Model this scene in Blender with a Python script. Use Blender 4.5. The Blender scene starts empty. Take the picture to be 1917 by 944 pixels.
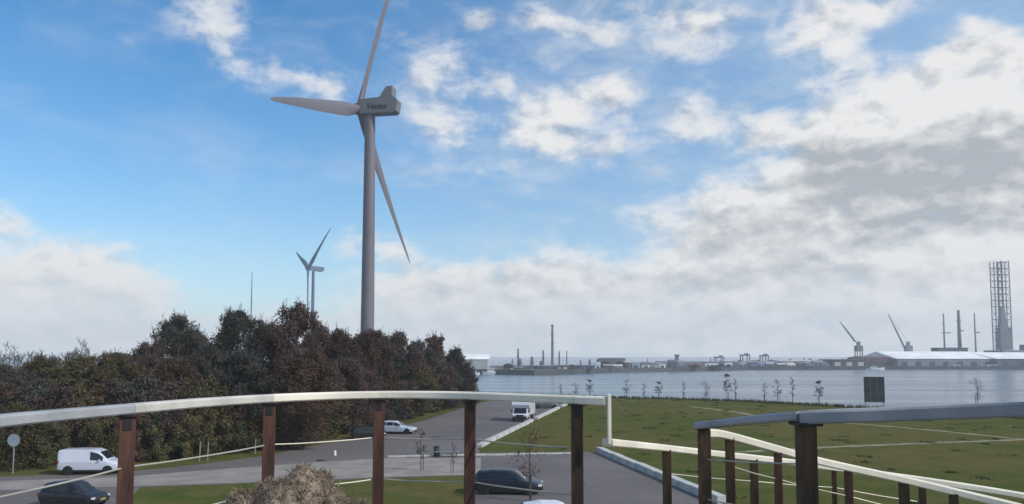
import bpy, math, random
import numpy as np
from mathutils import Vector, Matrix

# ------------------------------------------------------------------ camera
scene = bpy.context.scene
COL = scene.collection
FPX, PW, PH = 1450.0, 1917.0, 944.0          # focal length and size of the photograph, in pixels
PITCH = math.radians(4.0)
EYE = 8.6                                     # eye height above the car park
HORIZON = 668.0
CYP = HORIZON - FPX * math.tan(PITCH)
cam_data = bpy.data.cameras.new('camera')
cam = bpy.data.objects.new('camera', cam_data)
COL.objects.link(cam)
cam.location = (0, 0, EYE)
cam.rotation_euler = (math.radians(90) + PITCH, 0, 0)
cam_data.sensor_fit = 'HORIZONTAL'
cam_data.sensor_width = 36.0
cam_data.lens = 36.0 * FPX / PW
cam_data.shift_y = (CYP - PH / 2) / PW
cam_data.clip_start = 0.1
cam_data.clip_end = 30000
scene.camera = cam


def ray(x, y):
    u, v = x - PW / 2, -(y - CYP)
    return Vector((u, FPX * math.cos(PITCH) - v * math.sin(PITCH), FPX * math.sin(PITCH) + v * math.cos(PITCH)))


def at(x, y, d):                              # point seen at a photo pixel, d metres ahead
    r = ray(x, y)
    return r * (d / r.y) + Vector((0, 0, EYE))


def ground(x, y, z=0.0):                      # point seen at a photo pixel, on the level z
    r = ray(x, y)
    return r * ((z - EYE) / r.z) + Vector((0, 0, EYE))


# ------------------------------------------------------------------ sky, sun, exposure
SUN_AZ, SUN_EL = math.radians(114), math.radians(38)     # azimuth to the right of the view direction
world = bpy.data.worlds.new('World')
scene.world = world
world.use_nodes = True


class NT:
    """small helper to write node trees as expressions"""
    def __init__(self, tree):
        self.t = tree

    def n(self, kind, **kw):
        o = self.t.nodes.new(kind)
        for k, v in kw.items():
            setattr(o, k, v)
        return o

    def put(self, sock, v):
        if isinstance(v, bpy.types.NodeSocket):
            self.t.links.new(v, sock)
        else:
            sock.default_value = v

    def math(self, op, a, b=0.0, c=None, clamp=False):
        o = self.n('ShaderNodeMath', operation=op, use_clamp=clamp)
        self.put(o.inputs[0], a)
        self.put(o.inputs[1], b)
        if c is not None:
            self.put(o.inputs[2], c)
        return o.outputs[0]

    def vec(self, op, a, b=None):
        o = self.n('ShaderNodeVectorMath', operation=op)
        self.put(o.inputs[0], a)
        if b is not None:
            if op == 'SCALE':
                self.put(o.inputs[3], b)
            else:
                self.put(o.inputs[1], b)
        return o.outputs[1] if op in ('DOT_PRODUCT', 'LENGTH') else o.outputs[0]

    def noise(self, v, scale, detail=4.0, rough=0.5, dist=0.0):
        o = self.n('ShaderNodeTexNoise')
        if v is not None:
            self.put(o.inputs['Vector'], v)
        o.inputs['Scale'].default_value = scale
        o.inputs['Detail'].default_value = detail
        o.inputs['Roughness'].default_value = rough
        o.inputs['Distortion'].default_value = dist
        return o

    def step(self, v, a, b):
        o = self.n('ShaderNodeMapRange', interpolation_type='SMOOTHSTEP')
        self.put(o.inputs[0], v)
        o.inputs[1].default_value = a
        o.inputs[2].default_value = b
        return o.outputs[0]

    def mix(self, f, a, b, blend='MIX'):
        o = self.n('ShaderNodeMix', data_type='RGBA', blend_type=blend)
        self.put(o.inputs[0], f)
        self.put(o.inputs[6], a)
        self.put(o.inputs[7], b)
        return o.outputs[2]


def angles(x, y):
    r = ray(x, y).normalized()
    return math.atan2(r.x, r.y), math.asin(r.z)


# cloud masses: photo pixel, half sizes, weight (turned into azimuth and elevation)
SPREAD = 1.2
CLOUDS = [
    (270, 40, 90, 50, .27), (360, 15, 55, 36, .30), (430, 85, 50, 50, .36), (490, 140, 70, 32, .52), (590, 165, 56, 26, .48), (420, 30, 35, 45, .34), (235, 80, 40, 20, .25),
    (740, 62, 60, 28, .46), (820, 140, 70, 50, .42), (860, 100, 40, 30, .36), (900, 42, 34, 18, .78), (830, 250, 52, 46, .62), (640, 195, 60, 36, .36), (780, 200, 50, 40, .35),
    (1015, 35, 50, 24, .76), (1105, 58, 58, 24, .76), (1265, 40, 78, 50, .70), (1335, 60, 40, 40, .35), (1530, 58, 95, 62, .86), (1650, 8, 90, 22, .5), (1820, 42, 20, 10, .45),
    (930, 152, 34, 20, .58), (1145, 178, 80, 30, .72), (985, 245, 70, 46, .80), (1125, 275, 70, 32, .76), (1050, 210, 50, 30, .5), (925, 315, 44, 22, .46), (1290, 230, 66, 36, .62), (1430, 252, 56, 34, .68), (1360, 200, 40, 20, .35),
    (1190, 400, 50, 30, .30), (1050, 455, 50, 22, .40),
    (1790, 130, 95, 46, 1.0), (1890, 170, 90, 80, 1.05), (1640, 225, 110, 40, .95), (1720, 300, 170, 80, 1.15), (1850, 340, 170, 110, 1.15), (1560, 350, 80, 70, 1.05), (1550, 255, 50, 24, .6),
    (1350, 375, 85, 46, .98), (1430, 450, 150, 64, 1.0), (1320, 505, 80, 36, .80), (1620, 500, 220, 60, .95), (1860, 480, 150, 80, .9), (1560, 600, 320, 70, .85), (1860, 600, 150, 80, .85),
    (880, 525, 140, 34, .74), (1060, 520, 120, 34, .74), (780, 565, 120, 50, .62), (1040, 590, 240, 55, .78), (1250, 590, 160, 55, .75), (800, 645, 260, 50, .55),
    (655, 462, 40, 24, .78), (745, 472, 34, 22, .66), (670, 385, 28, 14, .45),
    (70, 505, 160, 70, .88), (200, 515, 110, 50, .78), (120, 610, 220, 60, .85), (20, 395, 46, 26, .66), (420, 640, 180, 50, .45),
    (1550, 200, 420, 240, .12),
    (250, 300, 260, 110, -.4), (600, 320, 180, 80, -.35), (60, 150, 160, 150, -.4), (430, 480, 110, 90, -.3), (1050, 125, 70, 22, -.25), (1400, 120, 60, 46, -.3), (1750, 60, 120, 22, -.3), (1240, 330, 80, 50, -.25), (1300, 150, 120, 18, -.2),
]
GREYS = [
    (1690, 335, 185, 68, .68), (1850, 330, 170, 72, .56), (1560, 345, 70, 60, .48), (1370, 425, 110, 36, .50), (1480, 505, 200, 28, .36), (1330, 518, 80, 18, .28),
    (900, 545, 240, 20, .18), (1060, 530, 120, 16, .20), (1080, 625, 320, 40, .14), (800, 625, 170, 50, .12), (1500, 585, 200, 24, .12), (150, 610, 200, 50, .10),
    (1850, 150, 36, 20, .25), (1640, 440, 180, 22, .22), (820, 165, 140, 60, .10), (1780, 170, 160, 60, -.30), (1620, 240, 90, 26, -.25), (1800, 460, 200, 20, -.2), (1350, 345, 90, 26, -.2),
]


def build_world():
    w = NT(world.node_tree)
    w.t.nodes.clear()
    out = w.n('ShaderNodeOutputWorld')
    bg = w.n('ShaderNodeBackground')
    bg.inputs[1].default_value = 0.15
    sky = w.n('ShaderNodeTexSky', sky_type='NISHITA', sun_disc=False, sun_elevation=SUN_EL, sun_rotation=SUN_AZ,
              altitude=0, air_density=1.0, dust_density=0.3, ozone_density=2.0)
    tc = w.n('ShaderNodeTexCoord')
    d = w.vec('NORMALIZE', tc.outputs['Generated'])
    sp = w.n('ShaderNodeSeparateXYZ')
    w.put(sp.inputs[0], d)
    az = w.math('ARCTAN2', sp.outputs[0], sp.outputs[1])
    el = w.math('ARCSINE', sp.outputs[2])
    cb = w.n('ShaderNodeCombineXYZ')
    w.put(cb.inputs[0], az)
    w.put(cb.inputs[1], el)
    st = w.vec('MULTIPLY', d, (1.0, 1.0, 1.7))
    wn = w.noise(st, 9.0, 3.0, 0.55)
    warp = w.vec('SCALE', w.vec('SUBTRACT', wn.outputs['Color'], (.5, .5, .5)), 0.05)
    ae = w.vec('ADD', cb.outputs[0], warp)

    sw = w.n('ShaderNodeSeparateXYZ')
    w.put(sw.inputs[0], ae)

    def field(blobs):
        s = None
        for (x, y, rx, ry, wt) in blobs:
            a, e = angles(x, y)
            kx, ky = FPX / (rx * math.cos(a) ** 2 * SPREAD), FPX / (ry * SPREAD)
            dx = w.math('MULTIPLY_ADD', sw.outputs[0], kx, -a * kx)
            dy = w.math('MULTIPLY_ADD', sw.outputs[1], ky, -e * ky)
            g = w.math('POWER', .36788, w.math('MULTIPLY_ADD', dx, dx, w.math('MULTIPLY', dy, dy)))
            s = w.math('MULTIPLY', g, wt) if s is None else w.math('MULTIPLY_ADD', g, wt, s)
        return s
    cov = w.math('MINIMUM', field(CLOUDS), 1.15)
    # the same broken cloud goes on all round
    inview = w.math('SUBTRACT', 1.0, w.step(w.math('ABSOLUTE', az), .55, .85))
    upper = w.math('SUBTRACT', 1.0, w.step(el, .42, .62))
    away = w.math('SUBTRACT', 1.0, w.math('MULTIPLY', inview, upper))
    broad = w.step(w.noise(st, 2.2, 3.0, .5).outputs['Fac'], .42, .70)
    cov = w.math('MULTIPLY_ADD', w.math('MULTIPLY', broad, away), .8, cov)
    f1 = w.noise(st, 19.0, 8.0, 0.60, 0.2).outputs['Fac']
    lit = w.vec('ADD', st, (0.010, 0.0, 0.022))
    f2 = w.noise(lit, 19.0, 4.0, 0.55, 0.2).outputs['Fac']
    f1s = w.noise(st, 19.0, 4.0, 0.55, 0.2).outputs['Fac']
    nz = w.math('MULTIPLY', w.math('SUBTRACT', f1, .5), 2.1)
    fld = w.math('ADD', cov, w.math('MULTIPLY', nz, w.step(cov, .0, .5)))
    dens = w.step(fld, .05, 1.10)
    thin = w.noise(w.vec('MULTIPLY', d, (1.0, 1.0, 2.6)), 7.0, 7.0, .62, .4).outputs['Fac']
    dens = w.math('MAXIMUM', dens, w.math('MULTIPLY', w.step(thin, .42, .80), w.math('MULTIPLY_ADD', w.step(az, -.45, .1), .38, .16)))
    # light and grey of the clouds
    grey = field(GREYS)
    relief = w.math('MULTIPLY', w.math('SUBTRACT', f2, f1s), w.math('MULTIPLY_ADD', w.step(el, .02, .16), 1.9, .6))
    fine = w.math('MULTIPLY', w.math('SUBTRACT', f1, .5), -.6)
    g = w.math('ADD', w.math('ADD', grey, relief), fine)
    g = w.math('ADD', g, .05, clamp=True)
    ccol = w.mix(g, (5.6, 5.5, 5.4, 1), (2.75, 2.85, 2.95, 1))
    # clear air: stronger blue overhead, pale near the horizon
    hsv = w.n('ShaderNodeHueSaturation')
    hsv.inputs['Saturation'].default_value = 1.32
    hsv.inputs['Value'].default_value = .96
    w.put(hsv.inputs['Color'], w.mix(1.0, sky.outputs[0], (.90, .985, 1.02, 1), 'MULTIPLY'))
    low = w.math('EXPONENT', w.math('MULTIPLY', w.math('MAXIMUM', el, 0.0), -9.5))
    air = w.mix(w.math('MULTIPLY', w.step(az, -.45, .65), .55), hsv.outputs[0], (2.55, 3.65, 5.0, 1))     # whiter towards the sun
    air = w.mix(w.math('MULTIPLY', low, .85), air, (3.6, 4.45, 5.1, 1))
    col = w.mix(w.math('MULTIPLY', dens, .95), air, ccol)
    w.put(bg.inputs[0], col)
    w.t.links.new(bg.outputs[0], out.inputs[0])


build_world()
world.cycles.sampling_method = 'MANUAL'
world.cycles.sample_map_resolution = 256
sun_data = bpy.data.lights.new('sun', 'SUN')
sun_data.energy = 2.9
sun_data.angle = math.radians(1.5)
sun_data.color = (1.0, 0.95, 0.87)
sun = bpy.data.objects.new('sun', sun_data)
COL.objects.link(sun)
sd = Vector((math.sin(SUN_AZ) * math.cos(SUN_EL), math.cos(SUN_AZ) * math.cos(SUN_EL), math.sin(SUN_EL)))
sun.rotation_euler = (-sd).to_track_quat('-Z', 'Y').to_euler()
sun.location = (60, -20, 90)
vs = scene.view_settings
vs.view_transform = 'Standard'
vs.look = 'None'
vs.exposure = 0.1
vs.gamma = 1.0
vs.use_curve_mapping = False
scene.cycles.max_bounces = 6
scene.cycles.volume_bounces = 2
scene.cycles.use_denoising = True

# ------------------------------------------------------------------ materials
MATS = {}


def mat(name, col, rough=.75, var=.15, scale=1.5, detail=5.0, bump=0.0, metal=0.0, col2=None, bscale=None, coat=0.0, stretch=None, spec=None, random_obj=0.0):
    if name in MATS:
        return MATS[name]
    m = bpy.data.materials.new(name)
    m.use_nodes = True
    t = NT(m.node_tree)
    b = m.node_tree.nodes['Principled BSDF']
    tc = t.n('ShaderNodeTexCoord')
    v = tc.outputs['Object']
    if stretch:
        v = t.vec('MULTIPLY', v, stretch)
    ns = t.noise(v, scale, detail, .6)
    c1 = tuple(x * (1 - var) for x in col) + (1,)
    c2 = tuple(min(1, x * (1 + var)) for x in (col2 or col)) + (1,)
    f = t.step(ns.outputs['Fac'], .32, .68)
    c = t.mix(f, c1, c2)
    if random_obj:
        oi = t.n('ShaderNodeObjectInfo')
        k = t.math('MULTIPLY_ADD', oi.outputs['Random'], 2 * random_obj, 1 - random_obj)
        c = t.mix(1.0, c, k, 'MULTIPLY')
    t.put(b.inputs['Base Color'], c)
    b.inputs['Roughness'].default_value = rough
    b.inputs['Metallic'].default_value = metal
    if coat:
        b.inputs['Coat Weight'].default_value = coat
        b.inputs['Coat Roughness'].default_value = .08
    if spec is not None:
        b.inputs['Specular IOR Level'].default_value = spec
    if bump:
        n2 = t.noise(v, bscale or scale * 6, 6.0, .6)
        bp = t.n('ShaderNodeBump')
        bp.inputs['Strength'].default_value = bump
        bp.inputs['Distance'].default_value = .03
        t.put(bp.inputs['Height'], n2.outputs['Fac'])
        t.put(b.inputs['Normal'], bp.outputs[0])
    MATS[name] = m
    return m


def grass_material():
    m = bpy.data.materials.new('rough_grass')
    m.use_nodes = True
    t = NT(m.node_tree)
    b = m.node_tree.nodes['Principled BSDF']
    tc = t.n('ShaderNodeTexCoord')
    v = tc.outputs['Object']
    big = t.noise(v, .035, 5, .6).outputs['Fac']
    mid = t.noise(v, .35, 6, .65).outputs['Fac']
    fine = t.noise(v, 6.0, 5, .7).outputs['Fac']
    c = t.mix(t.step(big, .40, .60), (.070, .096, .024, 1), (.122, .108, .040, 1))
    c = t.mix(t.math('MULTIPLY', t.step(mid, .42, .7), .8), c, (.155, .130, .052, 1))
    c = t.mix(t.math('MULTIPLY', t.step(mid, .5, .25), .6), c, (.066, .098, .028, 1))
    c = t.mix(t.math('MULTIPLY', t.step(t.noise(t.vec('MULTIPLY', v, (1.0, .35, 1.0)), 1.1, 6, .7).outputs['Fac'], .45, .75), .5), c, (.055, .074, .022, 1))
    c = t.mix(t.math('MULTIPLY', t.step(t.noise(v, .16, 5, .65).outputs['Fac'], .50, .66), .6), c, (.140, .116, .050, 1))
    c = t.mix(t.math('MULTIPLY', t.step(t.noise(v, .22, 5, .65, .6).outputs['Fac'], .56, .70), .5), c, (.048, .078, .020, 1))
    c = t.mix(t.math('MULTIPLY', fine, .35), c, (.05, .056, .018, 1))
    t.put(b.inputs['Base Color'], c)
    b.inputs['Roughness'].default_value = 1.0
    b.inputs['Specular IOR Level'].default_value = .0
    bp = t.n('ShaderNodeBump')
    bp.inputs['Strength'].default_value = .35
    bp.inputs['Distance'].default_value = .06
    t.put(bp.inputs['Height'], t.noise(v, 3.0, 8, .7).outputs['Fac'])
    t.put(b.inputs['Normal'], bp.outputs[0])
    return m


def water_material():
    m = bpy.data.materials.new('river_water')
    m.use_nodes = True
    t = NT(m.node_tree)
    b = m.node_tree.nodes['Principled BSDF']
    tc = t.n('ShaderNodeTexCoord')
    v = tc.outputs['Object']
    vs_ = t.vec('MULTIPLY', v, (.35, 1.0, 1.0))
    streak = t.noise(t.vec('MULTIPLY', v, (.12, 1.0, 1.0)), .045, 5, .6).outputs['Fac']
    t.put(b.inputs['Base Color'], t.mix(t.step(streak, .38, .62), (.085, .138, .185, 1), (.108, .155, .195, 1)))
    t.put(b.inputs['Roughness'], t.math('MULTIPLY_ADD', t.step(streak, .35, .65), .14, .16))
    b.inputs['IOR'].default_value = 1.33
    bp = t.n('ShaderNodeBump')
    bp.inputs['Strength'].default_value = .55
    bp.inputs['Distance'].default_value = .25
    h = t.math('ADD', t.noise(vs_, .55, 4, .6).outputs['Fac'], t.math('MULTIPLY', t.noise(vs_, .06, 3, .5).outputs['Fac'], 1.5))
    t.put(bp.inputs['Height'], h)
    t.put(b.inputs['Normal'], bp.outputs[0])
    return m


def leaf_material(name, c1, c2, c3):
    m = bpy.data.materials.new(name)
    m.use_nodes = True
    t = NT(m.node_tree)
    b = m.node_tree.nodes['Principled BSDF']
    tc = t.n('ShaderNodeTexCoord')
    oi = t.n('ShaderNodeObjectInfo')
    v = tc.outputs['Object']
    a = t.noise(v, .55, 3, .6).outputs['Fac']
    f = t.noise(v, 5.0, 2, .6).outputs['Fac']
    c = t.mix(t.step(a, .36, .64), c1 + (1,), c2 + (1,))
    c = t.mix(t.math('MULTIPLY', t.step(f, .5, .72), .7), c, c3 + (1,))
    k = t.math('MULTIPLY_ADD', oi.outputs['Random'], .5, .75)
    c = t.mix(1.0, c, k, 'MULTIPLY')
    t.put(b.inputs['Base Color'], c)
    b.inputs['Roughness'].default_value = .85
    b.inputs['Specular IOR Level'].default_value = .15
    MATS[name] = m
    return m


def glass_material():
    m = bpy.data.materials.new('car_glass')
    m.use_nodes = True
    b = m.node_tree.nodes['Principled BSDF']
    b.inputs['Base Color'].default_value = (.012, .018, .022, 1)
    b.inputs['Roughness'].default_value = .12
    b.inputs['Coat Weight'].default_value = .1
    MATS['glass'] = m
    return m


GRASS = grass_material()
WATER = water_material()
GLASS = glass_material()
LEAF = {
    'plum': leaf_material('plum_brown_leaves', (.078, .050, .050), (.112, .068, .054), (.120, .088, .072)),
    'dark': leaf_material('dark_green_leaves', (.046, .052, .048), (.076, .070, .054), (.105, .092, .075)),
    'olive': leaf_material('olive_leaves', (.082, .074, .032), (.120, .098, .040), (.120, .110, .060)),
    'rust': leaf_material('rust_leaves', (.090, .054, .040), (.120, .072, .046), (.120, .090, .062)),
    'green': leaf_material('mid_green_leaves', (.068, .082, .034), (.105, .108, .044), (.120, .118, .060)),
    'pale': leaf_material('pale_autumn_leaves', (.090, .090, .075), (.120, .112, .085), (.120, .115, .100)),
}
BARK = mat('bark', (.085, .070, .060), .95, .35, 3.0, bump=.4)
TWIG = mat('grey_twig', (.085, .070, .074), .95, .3, 2.0)


def asphalt_material():
    m = bpy.data.materials.new('asphalt')
    m.use_nodes = True
    t = NT(m.node_tree)
    b = m.node_tree.nodes['Principled BSDF']
    v = t.n('ShaderNodeTexCoord').outputs['Object']
    c = t.mix(t.step(t.noise(v, .09, 6, .6).outputs['Fac'], .36, .64), (.120, .103, .100, 1), (.162, .140, .134, 1))
    lanes = t.noise(t.vec('MULTIPLY', v, (.18, 1.0, 1.0)), .5, 4, .6).outputs['Fac']
    c = t.mix(t.math('MULTIPLY', t.step(lanes, .54, .72), .45), c, (.085, .074, .074, 1))
    c = t.mix(t.math('MULTIPLY', t.step(t.noise(v, .7, 5, .65).outputs['Fac'], .60, .72), .55), c, (.075, .066, .066, 1))
    c = t.mix(t.math('MULTIPLY', t.step(t.noise(v, .33, 4, .6).outputs['Fac'], .62, .74), .5), c, (.215, .190, .180, 1))
    c = t.mix(t.math('MULTIPLY', t.noise(v, 9.0, 5, .7).outputs['Fac'], .3), c, (.10, .09, .088, 1))
    t.put(b.inputs['Base Color'], c)
    b.inputs['Roughness'].default_value = .92
    bp = t.n('ShaderNodeBump')
    bp.inputs['Strength'].default_value = .25
    bp.inputs['Distance'].default_value = .02
    t.put(bp.inputs['Height'], t.noise(v, 14.0, 5, .6).outputs['Fac'])
    t.put(b.inputs['Normal'], bp.outputs[0])
    return m


ASPHALT = asphalt_material()
PAVE = mat('pale_paving', (.265, .236, .212), .92, .16, .5, 8, bump=.2, bscale=10)
PATH = mat('gravel_path', (.21, .205, .115), .95, .18, .6, 8, bump=.3, bscale=10)
CONCRETE = mat('concrete', (.50, .50, .47), .85, .16, 1.2, 8, bump=.25, bscale=12)
POSTWOOD = mat('red_brown_post_wood', (.064, .022, .016), .7, .45, 2.2, 7, bump=.4, bscale=10, col2=(.085, .036, .022), stretch=(3, 3, .5))
POSTDARK = mat('dark_post_wood', (.030, .018, .012), .75, .55, 2.2, 7, bump=.4, bscale=10, col2=(.066, .038, .018), stretch=(3, 3, .5))
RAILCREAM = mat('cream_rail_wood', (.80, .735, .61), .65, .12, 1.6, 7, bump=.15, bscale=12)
RAILHALFSHADE = mat('half_shade_rail_wood', (.52, .50, .45), .7, .2, 1.4, 7, bump=.2, bscale=12)  # in-between tone: rail shade put half strength into the colour
RAILSHADE = mat('shade_grey_rail_wood', (.34, .35, .365), .75, .22, 1.2, 7, bump=.25, bscale=12)  # shaded copy of the cream rail, the dimmer light painted as grey
DECK = mat('deck_boards', (.20, .17, .14), .85, .25, 1.5, 7, bump=.3)
STEEL = mat('steel_cable', (.46, .44, .36), .5, .1, 3.0, metal=.3)
RUBBER = mat('tyre_rubber', (.012, .012, .013), .85, .2, 5)
ALLOY = mat('wheel_rim', (.55, .55, .57), .35, .1, 5, metal=.6)
TRIM = mat('black_trim', (.015, .015, .017), .6, .2, 4)
LAMP = mat('headlamp', (.75, .76, .78), .15, .05, 4, coat=.8)
TAIL = mat('tail_lamp', (.25, .012, .012), .2, .1, 4, coat=.8)
PLATE = mat('number_plate', (.36, .29, .08), .5, .05, 4)
TURBINE = mat('turbine_grey', (.160, .145, .170), .55, .06, .15, 4)
TURBINEDK = mat('turbine_grey_nacelle', (.165, .162, .18), .55, .06, .15, 4)
LETTER = mat('turbine_lettering', (.012, .018, .03), .6, .1, 1)
WHITE = mat('white_paint', (.74, .75, .77), .5, .05, .4)


# ------------------------------------------------------------------ mesh helpers
class MB:
    def __init__(self):
        self.v, self.f = [], []

    def add(self, vs_, fs):
        o = len(self.v)
        self.v += [tuple(p) for p in vs_]
        self.f += [tuple(i + o for i in q) for q in fs]
        return self

    def box(self, c, s, rz=0.0, taper=1.0):
        hx, hy, hz = s[0] / 2, s[1] / 2, s[2] / 2
        ca, sa = math.cos(rz), math.sin(rz)
        pts = []
        for z, k in ((-hz, 1.0), (hz, taper)):
            for x, y in ((-hx, -hy), (hx, -hy), (hx, hy), (-hx, hy)):
                x *= k
                y *= k
                pts.append((c[0] + x * ca - y * sa, c[1] + x * sa + y * ca, c[2] + z))
        return self.add(pts, [(3, 2, 1, 0), (4, 5, 6, 7), (0, 1, 5, 4), (1, 2, 6, 5), (2, 3, 7, 6), (3, 0, 4, 7)])

    def tube(self, pts, radii, n=8, cap=True):
        pts = [Vector(p) for p in pts]
        rings = []
        for i, p in enumerate(pts):
            a = pts[max(i - 1, 0)]
            b = pts[min(i + 1, len(pts) - 1)]
            t = (b - a).normalized()
            up = Vector((0, 0, 1)) if abs(t.z) < .9 else Vector((1, 0, 0))
            s = t.cross(up).normalized()
            q = s.cross(t)
            r = radii[i] if isinstance(radii, (list, tuple)) else radii
            rings.append([p + (s * math.cos(2 * math.pi * k / n) + q * math.sin(2 * math.pi * k / n)) * r for k in range(n)])
        vs_ = [p for r in rings for p in r]
        fs = []
        for i in range(len(pts) - 1):
            for k in range(n):
                fs.append((i * n + k, i * n + (k + 1) % n, (i + 1) * n + (k + 1) % n, (i + 1) * n + k))
        if cap:
            fs.append(tuple(range(n - 1, -1, -1)))
            fs.append(tuple((len(pts) - 1) * n + k for k in range(n)))
        return self.add(vs_, fs)

    def lathe(self, prof, n=24, c=(0, 0, 0)):          # (r, z) profile about z
        vs_, fs = [], []
        m = len(prof)
        for r, z in prof:
            for k in range(n):
                a = 2 * math.pi * k / n
                vs_.append((c[0] + r * math.cos(a), c[1] + r * math.sin(a), c[2] + z))
        for i in range(m - 1):
            for k in range(n):
                fs.append((i * n + k, i * n + (k + 1) % n, (i + 1) * n + (k + 1) % n, (i + 1) * n + k))
        fs.append(tuple(range(n - 1, -1, -1)))
        fs.append(tuple((m - 1) * n + k for k in range(n)))
        return self.add(vs_, fs)

    def prism(self, poly, y0, y1):                      # polygon in xz, from y0 to y1
        n = len(poly)
        vs_ = [(x, y0, z) for x, z in poly] + [(x, y1, z) for x, z in poly]
        fs = [tuple(range(n)), tuple(range(2 * n - 1, n - 1, -1))]
        for i in range(n):
            j = (i + 1) % n
            fs.append((j, i, n + i, n + j))
        return self.add(vs_, fs)

    def sheet(self, pts):
        return self.add(pts, [tuple(range(len(pts)))])

    def mesh(self, name, m=None, smooth=None, bevel=None):
        me = bpy.data.meshes.new(name)
        me.from_pydata(self.v, [], self.f)
        me.update()
        import bmesh
        bm = bmesh.new()
        bm.from_mesh(me)
        if bevel:
            es = [e for e in bm.edges if len(e.link_faces) == 2 and e.calc_face_angle(0) > .6]
            bmesh.ops.bevel(bm, geom=es, offset=bevel, segments=2, profile=.6, affect='EDGES', clamp_overlap=True)
        bmesh.ops.recalc_face_normals(bm, faces=bm.faces)
        bm.to_mesh(me)
        bm.free()
        if m:
            me.materials.append(m)
        if smooth is not None:
            me.shade_smooth()
            me.set_sharp_from_angle(angle=math.radians(smooth))
        return me

    def build(self, name, m=None, parent=None, smooth=None, bevel=None):
        return link(name, self.mesh(name, m, smooth, bevel), parent)


def link(name, data, parent=None):
    o = bpy.data.objects.new(name, data)
    COL.objects.link(o)
    if parent is not None:
        o.parent = parent
    return o


def tag(o, label=None, cat=None, group=None, kind=None):
    for k, v in (('label', label), ('category', cat), ('group', group), ('kind', kind)):
        if v:
            o[k] = v
    return o


def thing(name, label, cat, loc=(0, 0, 0), rz=0.0, group=None):
    o = bpy.data.objects.new(name, None)
    COL.objects.link(o)
    o.location = loc
    o.rotation_euler = (0, 0, rz)
    o.empty_display_size = .3
    return tag(o, label, cat, group)


def copy_tree(o, parent=None):
    c = o.copy()
    COL.objects.link(c)
    if parent is not None:
        c.parent = parent
    for ch in list(o.children):
        copy_tree(ch, c)
    return c


def fast_mesh(name, verts, faces, m):
    """verts (n,3) and quads or triangles as an (m,k) index array"""
    me = bpy.data.meshes.new(name)
    verts = np.asarray(verts, np.float32)
    faces = np.asarray(faces, np.int32)
    k = faces.shape[1]
    me.vertices.add(len(verts))
    me.vertices.foreach_set('co', verts.ravel())
    me.loops.add(faces.size)
    me.loops.foreach_set('vertex_index', faces.ravel())
    me.polygons.add(len(faces))
    me.polygons.foreach_set('loop_start', np.arange(0, faces.size, k, dtype=np.int32))
    me.update(calc_edges=True)
    me.validate()
    me.materials.append(m)
    return me


# ------------------------------------------------------------------ ground, water, roads
EDGE = [ground(x, y) for x, y in ((840, 736), (890, 737), (1000, 740), (1135, 745), (1260, 747.5), (1400, 752), (1500, 757.5), (1600, 763.5), (1700, 769), (1810, 777), (1917, 784))]
edge = [Vector((-4000, 420, 0)), Vector((-600, 300, 0)), Vector((-120, 205, 0))] + EDGE + [Vector((130, 78, 0)), Vector((300, 30, 0)), Vector((4000, -300, 0))]
mb = MB()
mb.sheet([(p.x, p.y, 0) for p in edge] + [(4000, -4000, 0), (-4000, -4000, 0)])
for i in range(len(edge) - 1):
    a, b = edge[i], edge[i + 1]
    n = Vector((-(b - a).y, (b - a).x, 0)).normalized()
    mb.add([a, b, b + n * 5 + Vector((0, 0, -3.2)), a + n * 5 + Vector((0, 0, -3.2))], [(0, 1, 2, 3)])
tag(mb.build('ground', GRASS), kind='structure')

WZ = -2.5
mb = MB()
mb.sheet([(-16000, -3000, WZ), (16000, -3000, WZ), (16000, 20000, WZ), (-16000, 20000, WZ)])
tag(mb.build('river_water', WATER), kind='structure')

# far bank with its quay
QZ = 0.4
far = [ground(x, y, WZ) for x, y in ((700, 700.5), (880, 701), (1000, 702.5), (1060, 701.5), (1140, 697.5), (1300, 695), (1400, 692.7), (1660, 692.2), (1917, 692))]
far = [Vector((-6000, 700, WZ)), Vector((-400, 480, WZ))] + far + [Vector((900, 690, WZ)), Vector((6000, 1200, WZ))]
mb = MB()
mb.sheet([(p.x, p.y, QZ) for p in far] + [(6000, 1420, QZ), (900, 900, QZ), (330, 870, QZ), (60, 760, QZ), (-60, 700, QZ), (-400, 690, QZ), (-6000, 900, QZ)])
tag(mb.build('far_bank_ground', mat('far_bank_soil', (.10, .105, .085), .95, .3, .02)), kind='structure')
mb = MB()
for i in range(len(far) - 1):
    a, b = far[i], far[i + 1]
    mb.add([(a.x, a.y, WZ - 1), (b.x, b.y, WZ - 1), (b.x, b.y, QZ + .25), (a.x, a.y, QZ + .25), (b.x, b.y + 1.2, QZ + .25), (a.x, a.y + 1.2, QZ + .25)], [(0, 1, 2, 3), (3, 2, 4, 5)])
tag(mb.build('quay_wall', mat('quay_steel', (.055, .06, .066), .8, .3, .05)), 'long dark quay wall along the far bank of the river', 'quay')

def smooth_path(pts, n=5):
    pts = [Vector(p) for p in pts]
    out = []
    for i in range(len(pts) - 1):
        p0, p1, p2, p3 = pts[max(i - 1, 0)], pts[i], pts[i + 1], pts[min(i + 2, len(pts) - 1)]
        for k in range(n):
            t = k / n
            out.append(.5 * ((2 * p1) + (p2 - p0) * t + (2 * p0 - 5 * p1 + 4 * p2 - p3) * t * t + (3 * p1 - p0 - 3 * p2 + p3) * t ** 3))
    out.append(pts[-1])
    return out


# asphalt: car park, the road going away and the yard to the right
def sheet(name, pts, z, m, kind='structure'):
    b_ = MB()
    b_.sheet([(p[0], p[1], z) for p in pts])
    return tag(b_.build(name, m), kind=kind)


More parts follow.
